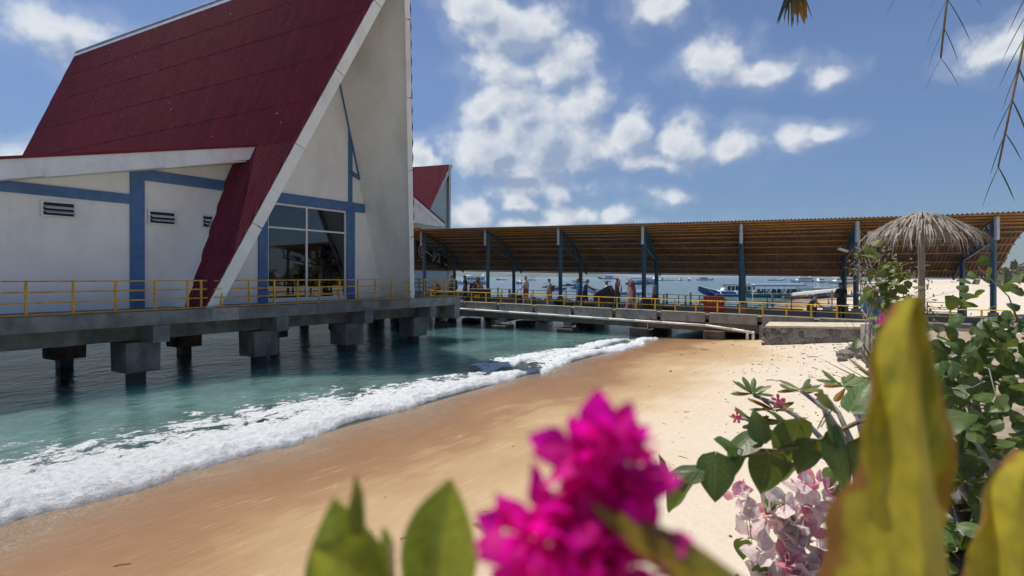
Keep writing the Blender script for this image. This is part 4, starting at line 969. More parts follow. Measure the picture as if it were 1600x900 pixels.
def suitcase(label, x, t, face, c=(.03, .032, .04), s=1.0, handle=True):
    p = thing('suitcase', label, 'suitcase', stand(x, t), face)
    mb = MB(); mb.box((0, 0, .36*s), (.42*s, .26*s, .60*s)); mb.build('shell', cloth(c), p, bevel=.04)
    for dx_ in (-.15, .15):
        for dy in (-.09, .09): mb = MB(); mb.lathe([(.03*s, 0.0), (.03*s, .055*s)], 8, (dx_*s, dy*s, 0)); mb.build('wheel', DARKM, p)
    if handle:
        mb = MB(); mb.tube([(-.12*s, 0, .66*s), (-.12*s, 0, 1.0*s), (.12*s, 0, 1.0*s), (.12*s, 0, .66*s)], .012, 5); mb.build('handle', DARKM, p)
    return p
T0 = -.14
person('dark-dressed person sitting low behind the corner railing beside the building', stand(684, .15), SEA_+.4, 1.7, (.03, .03, .035), (.02, .02, .025), 2, sit=True)
l = stand(706, -.12); person('traveller in patterned grey shirt and dark trousers carrying a blue backpack', l, LEFT, 1.85, (.22, .22, .22), (.03, .03, .04), 0, armL=((.06, .02, -.15), (.15, .0, -.22)), armR=((.05, -.02, -.15), (.15, 0, -.20)))
pack('tall blue hiking backpack on the traveller by the corner railing', l, LEFT, 1.85, (.03, .10, .26), (.26, .38, .74), .46, .27)
person('person in black clothes and black cap, second from the blue backpack', stand(727, -.12), LEFT+.3, 1.8, (.012, .012, .014), (.03, .05, .10), 2, hat=(.02, .02, .02), stride=.05)
l = stand(741, -.13); person('dark-haired person in dark red top leaning forward beside a black bag', l, RIGHT, 1.75, (.10, .03, .03), (.02, .02, .025), 2, lean=.10, armL=((.10, .02, -.13), (.2, 0, -.2)), armR=((.10, -.02, -.13), (.2, 0, -.2)))
pack('black rucksack on the leaning person in dark red', l, RIGHT, 1.75, (.02, .02, .022), (.2, .34, .48), .52, .22)
person('hunched person in a pale grey hooded top behind the counter', stand(753, .0), LEFT, 1.62, (.33, .34, .33), (.06, .06, .07), 0, lean=.08, long_arms=True)
l = stand(822, T0); person('bearded man in pale grey t-shirt and red shorts pulling a suitcase', l, LEFT, 1.86, (.46, .43, .37), (.28, .045, .05), 1, long_legs=False, armL=((.04, .02, -.16), (.17, 0, -.25)), stride=.06)
suitcase('dark blue suitcase with raised handle in front of the man in red shorts', 811, T0, LEFT, (.02, .025, .04))
suitcase('small dark suitcase behind the man in red shorts', 833, T0, LEFT, (.015, .03, .06), .8, False)
l = stand(859, T0); person('woman in mint green top and dark cap with a brown backpack', l, LEFT, 1.70, (.36, .46, .42), (.24, .23, .20), 1, hat=(.02, .02, .02), stride=.10)
pack('brown backpack on the woman in the mint green top', l, LEFT, 1.70, (.19, .085, .035), (.18, .32, .46), .56, .19)
person('person in a long blue shirt, left of the two in blue', stand(904, T0), LEFT+.6, 1.78, (.03, .12, .26), (.02, .04, .10), 2, long_arms=True, long_hair=True)
person('person in dark blue shirt reaching an arm out to the right', stand(914, -.10), RIGHT+.2, 1.74, (.02, .075, .14), (.02, .02, .03), 2, armL=((.12, .02, -.12), (.25, .0, -.20)), armR=((.13, -.02, -.08), (.28, 0, -.15)), lean=.05)
person('person in white shirt pushing the black covered cart', stand(951, T0), LEFT, 1.66, (.60, .58, .52), (.06, .05, .05), 2, armL=((.09, .02, -.13), (.21, 0, -.17)), armR=((.09, -.02, -.13), (.21, 0, -.17)), lean=.04)
person('man in brown shirt raising a hand to his face', stand(964, -.11), RIGHT, 1.86, (.10, .065, .04), (.05, .045, .045), 2, armR=((.11, -.03, -.10), (.13, -.02, .06)), stride=.05)
person('grey-haired man in a rust red shirt and beige shorts', stand(985, T0), LEFT+.3, 1.86, (.30, .045, .03), (.50, .43, .33), 1, long_legs=False, hair=HAIRG, stride=.12, armL=((.0, .03, -.17), (.07, .03, -.31)))
person('person in a bright pink top half hidden behind the man in rust red', stand(990, .05), LEFT, 1.6, (.55, .08, .22), (.5, .08, .2), 1, long_arms=True, armL=((.08, .04, -.06), (.14, .05, .05)), long_hair=True)
person('young man in bright blue polo shirt and black trousers facing left', stand(1023, T0), LEFT, 1.74, (.04, .16, .36), (.015, .015, .018), 2, stride=.06)
suitcase('dark suitcase with tall handle in front of the man in the blue polo', 1011, T0, LEFT, (.02, .02, .025), 1.15)
person('dark-clothed person crouching by the railing near the beach end', stand(1268, -.12), RIGHT, 1.7, (.03, .035, .04), (.02, .02, .02), 2, sit=True, lean=.14, armL=((.1, .02, -.12), (.2, 0, -.2)), armR=((.1, -.02, -.12), (.2, 0, -.2)))
person('man in black standing by the last blue column with arms folded', stand(1314, .02), SEA_+.2, 1.82, (.012, .012, .013), (.012, .012, .014), 2, stride=.02, armL=((.02, .05, -.16), (.12, .0, -.17)), armR=((.02, -.05, -.16), (.12, .0, -.17)), hat=(.015, .015, .015))
# black covered cart
bc = thing('covered_cart', 'tall black fabric-covered luggage cart on the jetty', 'cart', stand(943, T0), LEFT)
mb = MB(); mb.prism([(-.62, -.34, .35), (.55, -.34, .35), (.62, -.34, .75), (.45, -.34, 1.02), (-.45, -.34, 1.52), (-.7, -.34, 1.1)], (0, .68, 0)); mb.build('cover', BLACK, bc, bevel=.06)
mb = MB(); mb.box((0, 0, .26), (1.15, .62, .12)); mb.build('tray', DARKM, bc)
for dx_ in (-.4, .4):
    for dy in (-.28, .28): mb = MB(); mb.tube([(dx_, dy-.03, .11), (dx_, dy+.03, .11)], .11, 10); mb.build('wheel', DARKM, bc)
mb = MB(); mb.tube([(-.62, -.25, .9), (-.85, -.25, 1.05), (-.85, .25, 1.05), (-.62, .25, .9)], .02, 6); mb.build('push_handle', DARKM, bc)
# bags along the deck
def bag(label, x, t, s, c=(.015, .015, .018)):
    p = thing('duffel_bag', label, 'bag', stand(x, t), LEFT+random.uniform(-.3, .3))
    mb = MB(); mb.ball((0, 0, .18*s), (.42*s, .2*s, .19*s), 12, 8); 
    for k in range(len(mb.v)):
        v = mb.v[k]; mb.v[k] = (v[0]*random.uniform(.94, 1.04), v[1], max(0, v[2]))
    mb.build('bag_body', cloth(c), p, smooth=True)
    mb = MB(); mb.tube([(-.2*s, 0, .32*s), (-.1*s, 0, .46*s), (.1*s, 0, .46*s), (.2*s, 0, .32*s)], .016, 5); mb.build('handle', cloth((.03, .03, .03)), p)
bag('black duffel bag beside the woman with the brown backpack', 874, -.05, 1.0); bag('low black bag between the mint top and the two in blue', 887, -.08, 1.1)
bag('large black bag at the feet of the two people in blue', 920, -.16, 1.2); bag('black bag lying right of the man in the blue polo', 1046, -.10, 1.2)
bag('black bag at the feet of the person in black cap', 733, -.10, 1.0, (.02, .03, .06))
# counter
ct = thing('ticket_counter', 'dark counter with a small yellow notice near the corner railing', 'counter', stand(750, -.2), LEFT)
mb = MB(); mb.box((0, 0, .48), (1.5, .6, .96)); mb.build('cabinet', mat('dark_green_board', (.03, .04, .03), .6), ct, bevel=.02)
mb = MB(); mb.box((0, 0, .99), (1.65, .72, .05)); mb.build('counter_top', CONC2, ct)
mb = MB(); mb.box((.05, .305, .45), (.45, .01, .26)); mb.build('notice', YELL, ct)
# red plastic barrier with yellow chevrons
bx_ = thing('plastic_barrier', 'dark red plastic crowd barrier with yellow chevrons behind the railing', 'barrier', stand(1116, -.20), LEFT+math.pi)
bx_.scale = (1.15, 1.15, 1.12)
RED = mat('dull_red_plastic', (0.20, 0.016, 0.022), 0.5, 0.15, 5)
mb = MB(); mb.prism([(-.62, .25, 0), (.45, .25, 0), (.45, .2, .12), (.62, .18, .14), (.62, .16, .3), (.5, .14, .32), (.5, .1, .62), (.66, .1, .64), (.66, .1, .76), (.5, .08, .8), (.5, .08, .92), (-.5, .08, .92), (-.5, .1, .74), (-.66, .1, .72), (-.66, .1, .56), (-.5, .12, .54), (-.5, .15, .2), (-.62, .2, .16)], (0, -.3, 0)); mb.build('barrier_body', RED, bx_, bevel=.02)
for k in range(5):
    mb = MB(); x = -.32+k*.15; mb.prism([(x+.07, -.226, .58), (x, -.226, .66), (x+.07, -.226, .74), (x+.11, -.226, .74), (x+.04, -.226, .66), (x+.11, -.226, .58)], (0, -.006, 0)); mb.build('chevron', YELL, bx_)
# ================================================================== boats, mooring posts, far shore
HULLW = mat('white_boat_paint', (0.88, 0.89, 0.89), 0.4, 0.04, 1.5, grime=(0.7, 0.7, 0.68, 0.35)); HULLB = mat('navy_boat_paint', (0.045, 0.10, 0.25), 0.35, 0.12, 2)
HULLK = mat('dark_boat_paint', (0.06, 0.07, 0.075), 0.5, 0.2, 2); HULLT = mat('teal_boat_paint', (0.07, 0.20, 0.22), 0.4, 0.12, 2); CANB = mat('blue_canopy', (0.20, 0.32, 0.58), 0.6, 0.08, 1)
BWIN = mat('boat_window', (0.03, 0.04, 0.05), 0.15, 0.2, 2); TIMB = mat('varnished_timber', (0.32, 0.16, 0.07), 0.5, 0.2, 4); BRED = mat('red_paint', (0.5, 0.05, 0.05), 0.5); PINK = mat('pink_paint', (0.62, 0.16, 0.32), 0.5)
def hull(L, B, H, bow=.6, stern=.05, sheer=.35, n=14, draft=.25):
    mb = MB(); rows = []
    for k in range(n+1):
        u = k/n; x = (u-.5)*L
        b = B/2*(min(1, (u/.12))**.5*.25+.75)*(1-max(0, (u-.55)/.45)**2.2) if u > 0 else B/2*.75
        b = max(b, .012*B); zt = H+sheer*max(0, (u-.45)/.55)**2.2*2+stern*max(0, (.2-u)/.2); kz = -draft+bow*max(0, (u-.72)/.28)**2*(H+sheer)*1.1
        rows.append([(x, -b, zt), (x, -b*.82, (zt+kz)/2), (x, -b*.3, kz+.03), (x, b*.3, kz+.03), (x, b*.82, (zt+kz)/2), (x, b, zt), (x, b*.8, zt-.06), (x, -b*.8, zt-.06), (x, -b, zt)])
    mb.grid(rows); mb.add([rows[0][j] for j in range(6)], [tuple(range(6))]); return mb
def float_spar(L, y, z, r, up=.5):
    mb = MB(); pts = []; rs = []
    for k in range(11):
        u = k/10; pts.append(((u-.5)*L, y, z+up*max(0, (u-.8)/.2)**2+up*.4*max(0, (.12-u)/.12)**2)); rs.append(r*(.35+.65*min(1, min(u, 1-u)/.15)))
    mb.tube(pts, rs, 8); return mb
def boat(kind, label, x, yw, Lpx, head, hull_m=HULLW, Y=None, cat='boat', extra=None, dz=0.0):
    Y = Y or EYE*900/(yw-432); p = px(x, yw, Y); L = Lpx*Y/900/max(.35, abs(math.cos(head)))
    z = max(0.0, ground_z(p.x, p.y))+.12 if dz else 0.0
    ro = thing('boat' if kind != 'outrigger' else 'outrigger_boat', label, cat, (p.x, p.y, z), head, 'boats on the water')
    if kind == 'ferry':
        B, H = L*.26, L*.075
        hull(L, B, H, sheer=L*.025).build('hull', hull_m, ro, smooth=False)
        mb = MB(); mb.prism([(-L*.46, -B*.42, H), (L*.22, -B*.42, H), (L*.14, -B*.42, H+L*.13), (-L*.46, -B*.42, H+L*.13)], (0, B*.84, 0)); mb.build('cabin', HULLW, ro)
        for k in range(6):
            for sd in (-1, 1):
                mb = MB(); x0 = -L*.42+k*L*.10; mb.box((x0+L*.04, sd*B*.424, H+L*.075), (L*.078, .04, L*.045)); mb.build('window', BWIN, ro)
        mb = MB(); mb.box((-L*.14, 0, H+L*.145), (L*.72, B*.95, L*.016)); mb.build('roof', HULLW, ro)
        mb = MB(); mb.prism([(-L*.05, -B*.2, H+L*.153), (L*.1, -B*.2, H+L*.153), (L*.05, -B*.2, H+L*.2), (-L*.05, -B*.2, H+L*.2)], (0, B*.4, 0)); mb.build('wheelhouse', HULLW, ro)
        mb = MB(); mb.prism([(-L*.44, -B*.3, H+L*.153), (-L*.36, -B*.3, H+L*.153), (-L*.46, -B*.3, H+L*.24)], (0, B*.6, 0)); mb.build('fin', HULLW, ro)
        if extra: mb = MB(); mb.box((-L*.2, -B*.47, H*.45), (L*.5, .05, H*.7)); mb.build('pink_band', PINK, ro)
    elif kind == 'speed':
        B, H = L*.32, L*.10
        hull(L, B, H, sheer=L*.03).build('hull', hull_m, ro)
        mb = MB(); mb.prism([(-L*.2, -B*.36, H), (L*.24, -B*.36, H), (L*.12, -B*.36, H+L*.13), (-L*.2, -B*.36, H+L*.15)], (0, B*.72, 0)); mb.build('cabin', HULLW, ro)
        mb = MB(); mb.prism([(L*.225, -B*.3, H+L*.025), (L*.245, -B*.3, H+L*.025), (L*.135, -B*.3, H+L*.12), (L*.12, -B*.3, H+L*.12)], (0, B*.6, 0)); mb.build('windscreen', BWIN, ro)
        for sd in (-1, 1): mb = MB(); mb.box((-L*.02, sd*B*.364, H+L*.085), (L*.28, .03, L*.05)); mb.build('window', BWIN, ro)
        for dy in (-.12, .12): mb = MB(); mb.box((-L*.52, B*dy, H*.8), (L*.05, B*.12, L*.12)); mb.build('outboard_motor', HULLK, ro)
    elif kind == 'canopy':
        B, H = L*.2, L*.07
        hull(L, B, H, sheer=L*.04).build('hull', hull_m, ro)
        mb = MB(); mb.box((-L*.08, 0, H+L*.19), (L*.62, B*1.1, L*.018)); mb.build('canopy', extra or HULLK, ro)
        for k in range(4):
            for sd in (-1, 1): mb = MB(); mb.tube([(-L*.36+k*L*.19, sd*B*.42, H*.6), (-L*.36+k*L*.19, sd*B*.42, H+L*.19)], L*.006, 5); mb.build('post', HULLW, ro)
        mb = MB(); mb.box((-L*.05, 0, H+L*.035), (L*.3, B*.6, L*.07)); mb.build('engine_box', hull_m, ro)
    elif kind == 'open':
        hull(L, L*.17, L*.055, sheer=L*.05).build('hull', hull_m, ro)
        mb = MB(); mb.box((-L*.2, 0, L*.05), (L*.05, L*.14, L*.012)); mb.box((L*.1, 0, L*.05), (L*.05, L*.14, L*.012)); mb.build('thwart', TIMB, ro)
        mb = MB(); mb.tube([(-L*.1, -L*.02, L*.03), (-L*.1, -L*.02, L*.12)], [L*.02, L*.014], 6); mb.ball((-L*.1, -L*.02, L*.14), L*.014, 6, 5); mb.build('cargo', HULLK, ro)
    elif kind == 'outrigger':
        B, H = L*.11, L*.050
        hull(L, B, H, bow=.9, sheer=L*.045, n=20).build('hull', hull_m, ro)
        mb = MB(); 
        rail = hull(L*1.004, B*1.06, H+.02, bow=.9, sheer=L*.045, n=20); rail.v = [(v[0], v[1], v[2]+.05) if v[2] > H*.75 else (v[0], v[1]*.5, H) for v in rail.v]
        for sd in (0, 5):
            mb = MB(); mb.tube([Vector((rail.v[k*9+sd][0], rail.v[k*9+sd][1], rail.v[k*9+sd][2])) for k in range(1, 21)], .09, 5); mb.build('gunwale', HULLW, ro)
        mb = MB(); mb.prism([(-L*.34, -B*.45, H), (L*.16, -B*.45, H+.2), (L*.10, -B*.45, H+L*.105), (-L*.34, -B*.45, H+L*.10)], (0, B*.9, 0)); mb.build('cabin', HULLW, ro)
        for k in range(7):
            for sd in (-1, 1): mb = MB(); mb.box((-L*.30+k*L*.06, sd*B*.455, H+L*.06), (L*.046, .04, L*.058)); mb.build('window', BWIN, ro)
        mb = MB(); mb.box((-L*.11, 0, H+L*.112), (L*.50, B*1.1, .10)); mb.build('roof', TIMB, ro)
        for sd in (-1, 1):
            float_spar(L*.86, sd*L*.17, .18, .26, .9).build('outrigger_float', HULLB, ro, smooth=True)
        for k, xx in enumerate((-L*.28, 0.0, L*.24)):
            mb = MB(); mb.tube([(xx, -L*.17, .35), (xx, -L*.15, .8), (xx, -L*.05, H+.28), (xx, L*.05, H+.28), (xx, L*.15, .8), (xx, L*.17, .35)], .09, 6); mb.build('cross_arm', HULLW, ro)
    elif kind == 'tour':
        B, H = L*.16, L*.06
        hull(L, B, H, sheer=L*.03).build('hull', hull_m, ro)
        mb = MB(); mb.box((-L*.05, 0, H+L*.13), (L*.86, B*1.15, L*.022)); mb.build('canopy', CANB, ro)
        mb = MB(); mb.box((-L*.05, 0, H+L*.152), (L*.80, B*.9, L*.012)); mb.build('roof_deck', HULLW, ro)
        for k in range(8):
            for sd in (-1, 1): mb = MB(); mb.tube([(-L*.44+k*L*.11, sd*B*.5, H*.7), (-L*.44+k*L*.11, sd*B*.5, H+L*.13)], .045, 5); mb.build('post', HULLW, ro)
        for k in range(9):
            mb = MB(); xx = -L*.40+k*L*.085; mb.box((xx, 0, H+L*.02), (L*.035, B*.8, L*.035)); mb.box((xx-L*.016, 0, H+L*.05), (L*.008, B*.8, L*.05)); mb.build('bench', HULLK if k % 3 else HULLW, ro)
        mb = MB(); mb.box((-L*.05, 0, H+.02), (L*.9, B*1.06, .10)); mb.build('gunwale', HULLW, ro)
    return ro
boat('ferry', 'white passenger boat with pink band seen left of the second truss', 733, 443.5, 52, math.pi+.15, HULLW, extra=1)
boat('open', 'small dark fishing boat alone between the second and third columns', 784, 437.6, 17, 3.3, HULLK)
boat('speed', 'white boat seen end-on just left of the man in red shorts', 812, 443.5, 10, 1.35, HULLW)
boat('canopy', 'low pale boat with flat roof behind the man in red shorts', 829, 438.2, 19, 3.2, HULLW, extra=HULLW)
boat('canopy', 'boat with dark canopy beside the white cabin boat', 858, 449, 20, .5, HULLK, extra=HULLK)
boat('speed', 'white cabin boat with blue hull left of the third column', 872, 452.5, 24, 3.0, HULLB)
boat('canopy', 'boat with white canopy and dark hull right of the third column', 889, 446.5, 24, .15, HULLK, extra=HULLW)
boat('speed', 'white boat with raised stern behind the two people in blue', 906, 441.5, 26, 3.25, HULLW)
boat('canopy', 'blue workboat low in the water behind the two people in blue', 902, 450.5, 20, .6, HULLB, extra=HULLB)
boat('outrigger', 'slender distant outrigger boat left of the brown shirted man', 948, 436.0, 30, 3.2, HULLB)
boat('canopy', 'small dark boat with a canopy above the white shirted person', 949, 440.5, 11, .4, HULLK, extra=HULLT)
boat('open', 'long white open boat moored close behind the cart', 962, 460, 92, 3.18, HULLW)
boat('tour', 'wide passenger boat with dark hull behind the man in rust red', 1000, 444.0, 46, .1, HULLT)
boat('ferry', 'white boat with wheelhouse beside the fourth column', 1011, 441.5, 26, 3.3, HULLW)
boat('speed', 'white speedboat right of the fourth column', 1034, 438.5, 15, .3, HULLW)
boat('open', 'tiny dark boat right of the speedboat by the fourth column', 1047, 438.3, 12, 2.8, HULLK)
boat('speed', 'pale motorboat in the open water left of the posts', 1063, 438.4, 13, .3, HULLW)
boat('speed', 'white motorboat seen end-on above the red barrier', 1077, 438.6, 8, 1.2, HULLW)
boat('outrigger', 'far green outrigger boat above the blue prow', 1102, 438.0, 28, .2, HULLT)
boat('outrigger', 'large navy and white outrigger boat with long raised prow', 1143, 462.0, 108, math.pi+.12, HULLB)
boat('tour', 'long passenger boat with pale blue canopy and teal hull right of the fifth column', 1210, 464.5, 96, math.pi+.04, HULLT)
boat('open', 'thin white boat on the horizon beyond the blue canopy', 1213, 438.3, 30, .0, HULLW)
boat('ferry', 'white ferry moored beyond the blue canopied boat', 1252, 441.0, 36, 3.2, HULLW)
boat('canopy', 'grey boat with white roof drawn up by the shore', 1262, 452.0, 40, 3.1, HULLW, extra=HULLW)
boat('speed', 'white cruiser left of the standing man in black', 1283, 441.5, 26, .1, HULLW)
boat('ferry', 'white double-decked boat just left of the last column', 1312, 443.0, 44, 3.25, HULLW)
boat('open', 'weathered grey boat hauled out beside the crouching person', 1252, 466, 60, .1, WOODG)
boat('open', 'pale blue boat on the far sand behind the standing man', 1325, 462, 70, 3.2, HULLT, Y=92, dz=.9)
boat('canopy', 'small white boat on the far sand right of the last column', 1358, 452, 44, .2, HULLW, Y=120, dz=1.3)
boat('speed', 'white boat beached among the dry shrubs on the right', 1378, 447, 40, 3.0, HULLW, Y=150, dz=1.6)
boat('open', 'white hull lying on the sand beneath the raised bamboo pole', 1288, 470, 74, 3.1, HULLW, Y=64, dz=.3)
boat('canopy', 'grey-roofed boat beached between the crouching and the standing person', 1290, 456, 52, .1, HULLB, Y=95, dz=.3, extra=WOODG)
boat('open', 'short blue dinghy on the sand just left of the standing man in black', 1300, 477, 34, .4, HULLB, Y=58, dz=.3)
bp_ = thing('bamboo_pole', 'long white bamboo outrigger pole raised behind the jetty', 'pole', px(1278, 457, 52)); 
mb = MB(); a = px(1238, 460, 52); b = px(1322, 451.5, 54); mb.tube([a, a.lerp(b, .5), b], [.13, .15, .12], 8); mb.build('pole', HULLW, bp_, inv=True)
mb = MB(); mb.tube([Vector((px(1300, 452, 53).x, 53, .4)), px(1300, 453.5, 53)], .06, 6); mb.build('prop', WOODG, bp_, inv=True)
# mooring posts
desc = ['short mooring post left of a taller twin, nearest the blue polo', 'taller mooring post of the pair nearest the blue polo', 'short mooring post left of the red barrier', 'tallest mooring post left of the red barrier', 'short mooring post below the navy outrigger', 'taller mooring post below the navy outrigger', 'single mooring post right of the fifth column', 'squat mooring post between second and third columns', 'low mooring post right of the squat one']
for (x, yt, yb, w), dsc in zip(((1037, 460, 478, 3.4), (1042, 458, 478, 3.4), (1071, 461.5, 478, 3.4), (1079, 457, 478, 3.4), (1113, 462.5, 479, 3.6), (1119, 460, 479, 3.8), (1207, 460, 480, 3.6), (778, 449, 470, 2.4), (796, 452, 470, 4.5)), desc):
    Y = EYE*900/(yb-432); p = px(x, yb, Y); h = (yb-yt)/900*Y; r = w/2/900*Y
    o = thing('mooring_post', dsc, 'post', (p.x, p.y, 0), 0, 'mooring posts in the shallows')
    mb = MB(); mb.lathe([(r*1.05, -1.2), (r, 0), (r*.96, h*.9), (r*.8, h)], 9); mb.build('pile_shaft', WOODG, o)
    mb = MB(); mb.lathe([(r*1.14, h*.12), (r*1.16, h*.2), (r*1.1, h*.26)], 9); mb.build('weed_collar', DARKC, o)
# a thin white pole in the shallows and a beached pile of stones
wp2 = thing('signal_pole', 'thin white pole standing in the shallows right of the fifth column', 'pole', px(1176, 492, 54))
mb = MB(); q = px(1176, 446, 54); mb.tube([(q.x, q.y, -.6), (q.x, q.y, q.z)], .035, 6); mb.build('shaft', HULLW, wp2, inv=True)
mb = MB(); mb.box((q.x, q.y, q.z-.05), (.10, .10, .12)); mb.build('cap', HULLK, wp2, inv=True)
# distant headland across the strait
HILL = mat('far_hill_scrub', (0.06, 0.085, 0.06), 0.9, 0.3, .01)
xs = np.linspace(-2600, 900, 80); P = []
for xx in xs:
    e = max(0, min(1, (xx+2600)/700))*max(0, min(1, (900-xx)/420)); hgt = 4+34*e*(0.6+.8*float(fbm(np.array([xx*.004]), np.array([3.3]), 4)[0]))
    P.append([(xx, 4300, -2), (xx, 4360, hgt*.6), (xx, 4480, hgt), (xx, 4700, hgt*.8), (xx, 5000, -2)])
mb = MB(); mb.grid(P); put(mb.build('headland', HILL, smooth=True), 'low distant headland on the horizon', None, None, 'structure')
# ================================================================== plants
def leafmat(name, base, vein, back=None, trans=.35, rough=.45, blotch=None, edge=None, bs=3.0):
    m = bpy.data.materials.new(name); m.use_nodes = True; t = m.node_tree; t.nodes.clear()
    uv = nd(t, 'ShaderNodeUVMap'); s = nd(t, 'ShaderNodeSeparateXYZ', None, Vector=uv.outputs[0])
    oi = nd(t, 'ShaderNodeObjectInfo'); V = nd(t, 'ShaderNodeTexCoord').outputs['Object']
    au = mth(t, 'ABSOLUTE', mth(t, 'SUBTRACT', s.outputs[0], .5))
    mid = smooth(t, au, .008, .035, 1, 0)
    w = mth(t, 'SINE', mth(t, 'MULTIPLY', mth(t, 'SUBTRACT', s.outputs[1], mth(t, 'MULTIPLY', au, .75)), 42.0))
    side = mth(t, 'MULTIPLY', smooth(t, w, .90, 1.0), smooth(t, au, .0, .42, .8, .15))
    vn_ = mth(t, 'MAXIMUM', mid, side)
    n = noise(t, V, 14, 4).outputs[0]
    c = mixc(t, smooth(t, n, .3, .7), tuple(q*.75 for q in base), tuple(min(1, q*1.2) for q in base))
    if blotch: c = mixc(t, smooth(t, noise(t, vmth(t, 'ADD', uv.outputs[0], oi.outputs['Location']).outputs[0], bs, 5, .6).outputs[0], .52, .66), c, blotch)
    c = mixc(t, mth(t, 'MULTIPLY', vn_, .55), c, vein)
    if edge: c = mixc(t, smooth(t, mth(t, 'ADD', au, mth(t, 'MULTIPLY', mth(t, 'SUBTRACT', n, .5), .25)), .40, .47), c, edge)
    hs = nd(t, 'ShaderNodeHueSaturation', None, Hue=mth(t, 'MULTIPLY_ADD', oi.outputs['Random'], .03, .485), Saturation=1.0, Value=mth(t, 'MULTIPLY_ADD', oi.outputs['Random'], .5, .75), Color=c).outputs[0]
    b = nd(t, 'ShaderNodeBump', None, Strength=.35, Distance=.004, Height=mth(t, 'SUBTRACT', mth(t, 'MULTIPLY', n, .4), vn_))
    p = nd(t, 'ShaderNodeBsdfPrincipled', None, Base__Color=hs, Roughness=rough, Normal=b.outputs[0])
    tr = nd(t, 'ShaderNodeBsdfTranslucent', None, Color=mixc(t, .5, hs, back or tuple(min(1, q*1.8) for q in base)))
    mx = nd(t, 'ShaderNodeMixShader', None, _0=trans, _1=p.outputs[0], _2=tr.outputs[0]); nd(t, 'ShaderNodeOutputMaterial', None, Surface=mx.outputs[0]); return m
LEAFD = leafmat('dark_bougainvillea_leaf', (0.062, 0.115, 0.024), (0.17, 0.23, 0.08), (0.26, 0.28, 0.02), .36, .42)
LEAFO = leafmat('olive_leaf', (0.25, 0.29, 0.035), (0.33, 0.37, 0.09), (0.42, 0.42, 0.02), .5, .4, blotch=(0.11, 0.13, 0.012), bs=2.2)
LEAFY = leafmat('yellowing_leaf', (0.33, 0.28, 0.02), (0.38, 0.32, 0.05), (0.6, 0.48, 0.02), .42, .4, blotch=(0.09, 0.13, 0.012), edge=(0.22, 0.085, 0.02), bs=2.0)
LEAFA = leafmat('adenium_leaf', (0.12, 0.165, 0.045), (0.28, 0.30, 0.12), (0.2, 0.24, 0.03), .25, .4)
LEAFB = leafmat('browned_leaf', (0.26, 0.13, 0.02), (0.34, 0.22, 0.05), (0.4, 0.2, 0.02), .35, .5)
LEAFG = leafmat('light_green_leaf', (0.13, 0.22, 0.04), (0.25, 0.32, 0.1), (0.3, 0.36, 0.03), .4, .45)
BRACT = leafmat('magenta_bract', (0.80, 0.003, 0.38), (0.68, 0.003, 0.32), (1.0, 0.008, 0.55), .62, .6)
BRACTW = leafmat('pale_pink_bract', (0.86, 0.74, 0.70), (0.72, 0.34, 0.44), (0.90, 0.78, 0.74), .5, .6, blotch=(0.70, 0.36, 0.46), bs=1.6)
PINKF = leafmat('pink_flower', (0.50, 0.03, 0.12), (0.6, 0.25, 0.3), (0.7, 0.1, 0.2), .4, .5)
STEM = mat('plant_stem', (0.16, 0.11, 0.05), 0.7, 0.25, 20); STEMG = mat('grey_branch', (0.28, 0.26, 0.235), 0.8, 0.25, 20, bump=.3); CREAM = mat('cream_floret', (0.75, 0.68, 0.5), 0.6)
def leaf_mesh(name, L, W, wfn, m, fold=.18, curl=-.25, wave=.0, nu=8, nv=12, cup=0.0, notch=0.0):
    V, F, UV = [], [], []
    for j in range(nv+1):
        v = j/nv
        for i in range(nu+1):
            u = -1+2*i/nu; w = wfn(v)*W/2
            y = v*L - notch*L*(abs(u)**.8)*(1-v)**2*(1 if v > 0 else 1)
            z = -fold*abs(u)*w*(1 if fold > 0 else 1) + curl*L*v*v + cup*(u*u)*w + wave*W*math.sin(v*11+i*.9)*abs(u)
            V.append((u*w, y, z)); UV.append((i/nu, v))
    for j in range(nv):
        for i in range(nu): k = j*(nu+1)+i; F.append((k, k+1, k+nu+2, k+nu+1))
    me = bpy.data.meshes.new(name); me.from_pydata(V, [], F); ul = me.uv_layers.new(name='uv')
    for lp in me.loops: ul.data[lp.index].uv = UV[lp.vertex_index]
    me.polygons.foreach_set('use_smooth', [True]*len(F)); me.materials.append(m); me.update(); return me
heart = lambda v: max(.02, (math.sin(math.pi*min(1, v*1.0)**.62))**.75*(1 if v < .55 else 1-.25*((v-.55)/.45)**2)) if 0 < v < 1 else .02
ovate = lambda v: max(.02, math.sin(math.pi*v**.75)**.9) if 0 < v < 1 else .02
lance = lambda v: max(.03, math.sin(math.pi*v**.9)**.8) if 0 < v < 1 else .03
spat = lambda v: max(.05, math.sin(math.pi*min(.999, v**1.7))**.6*.9+.1*(1-v)) if 0 < v < 1 else .05
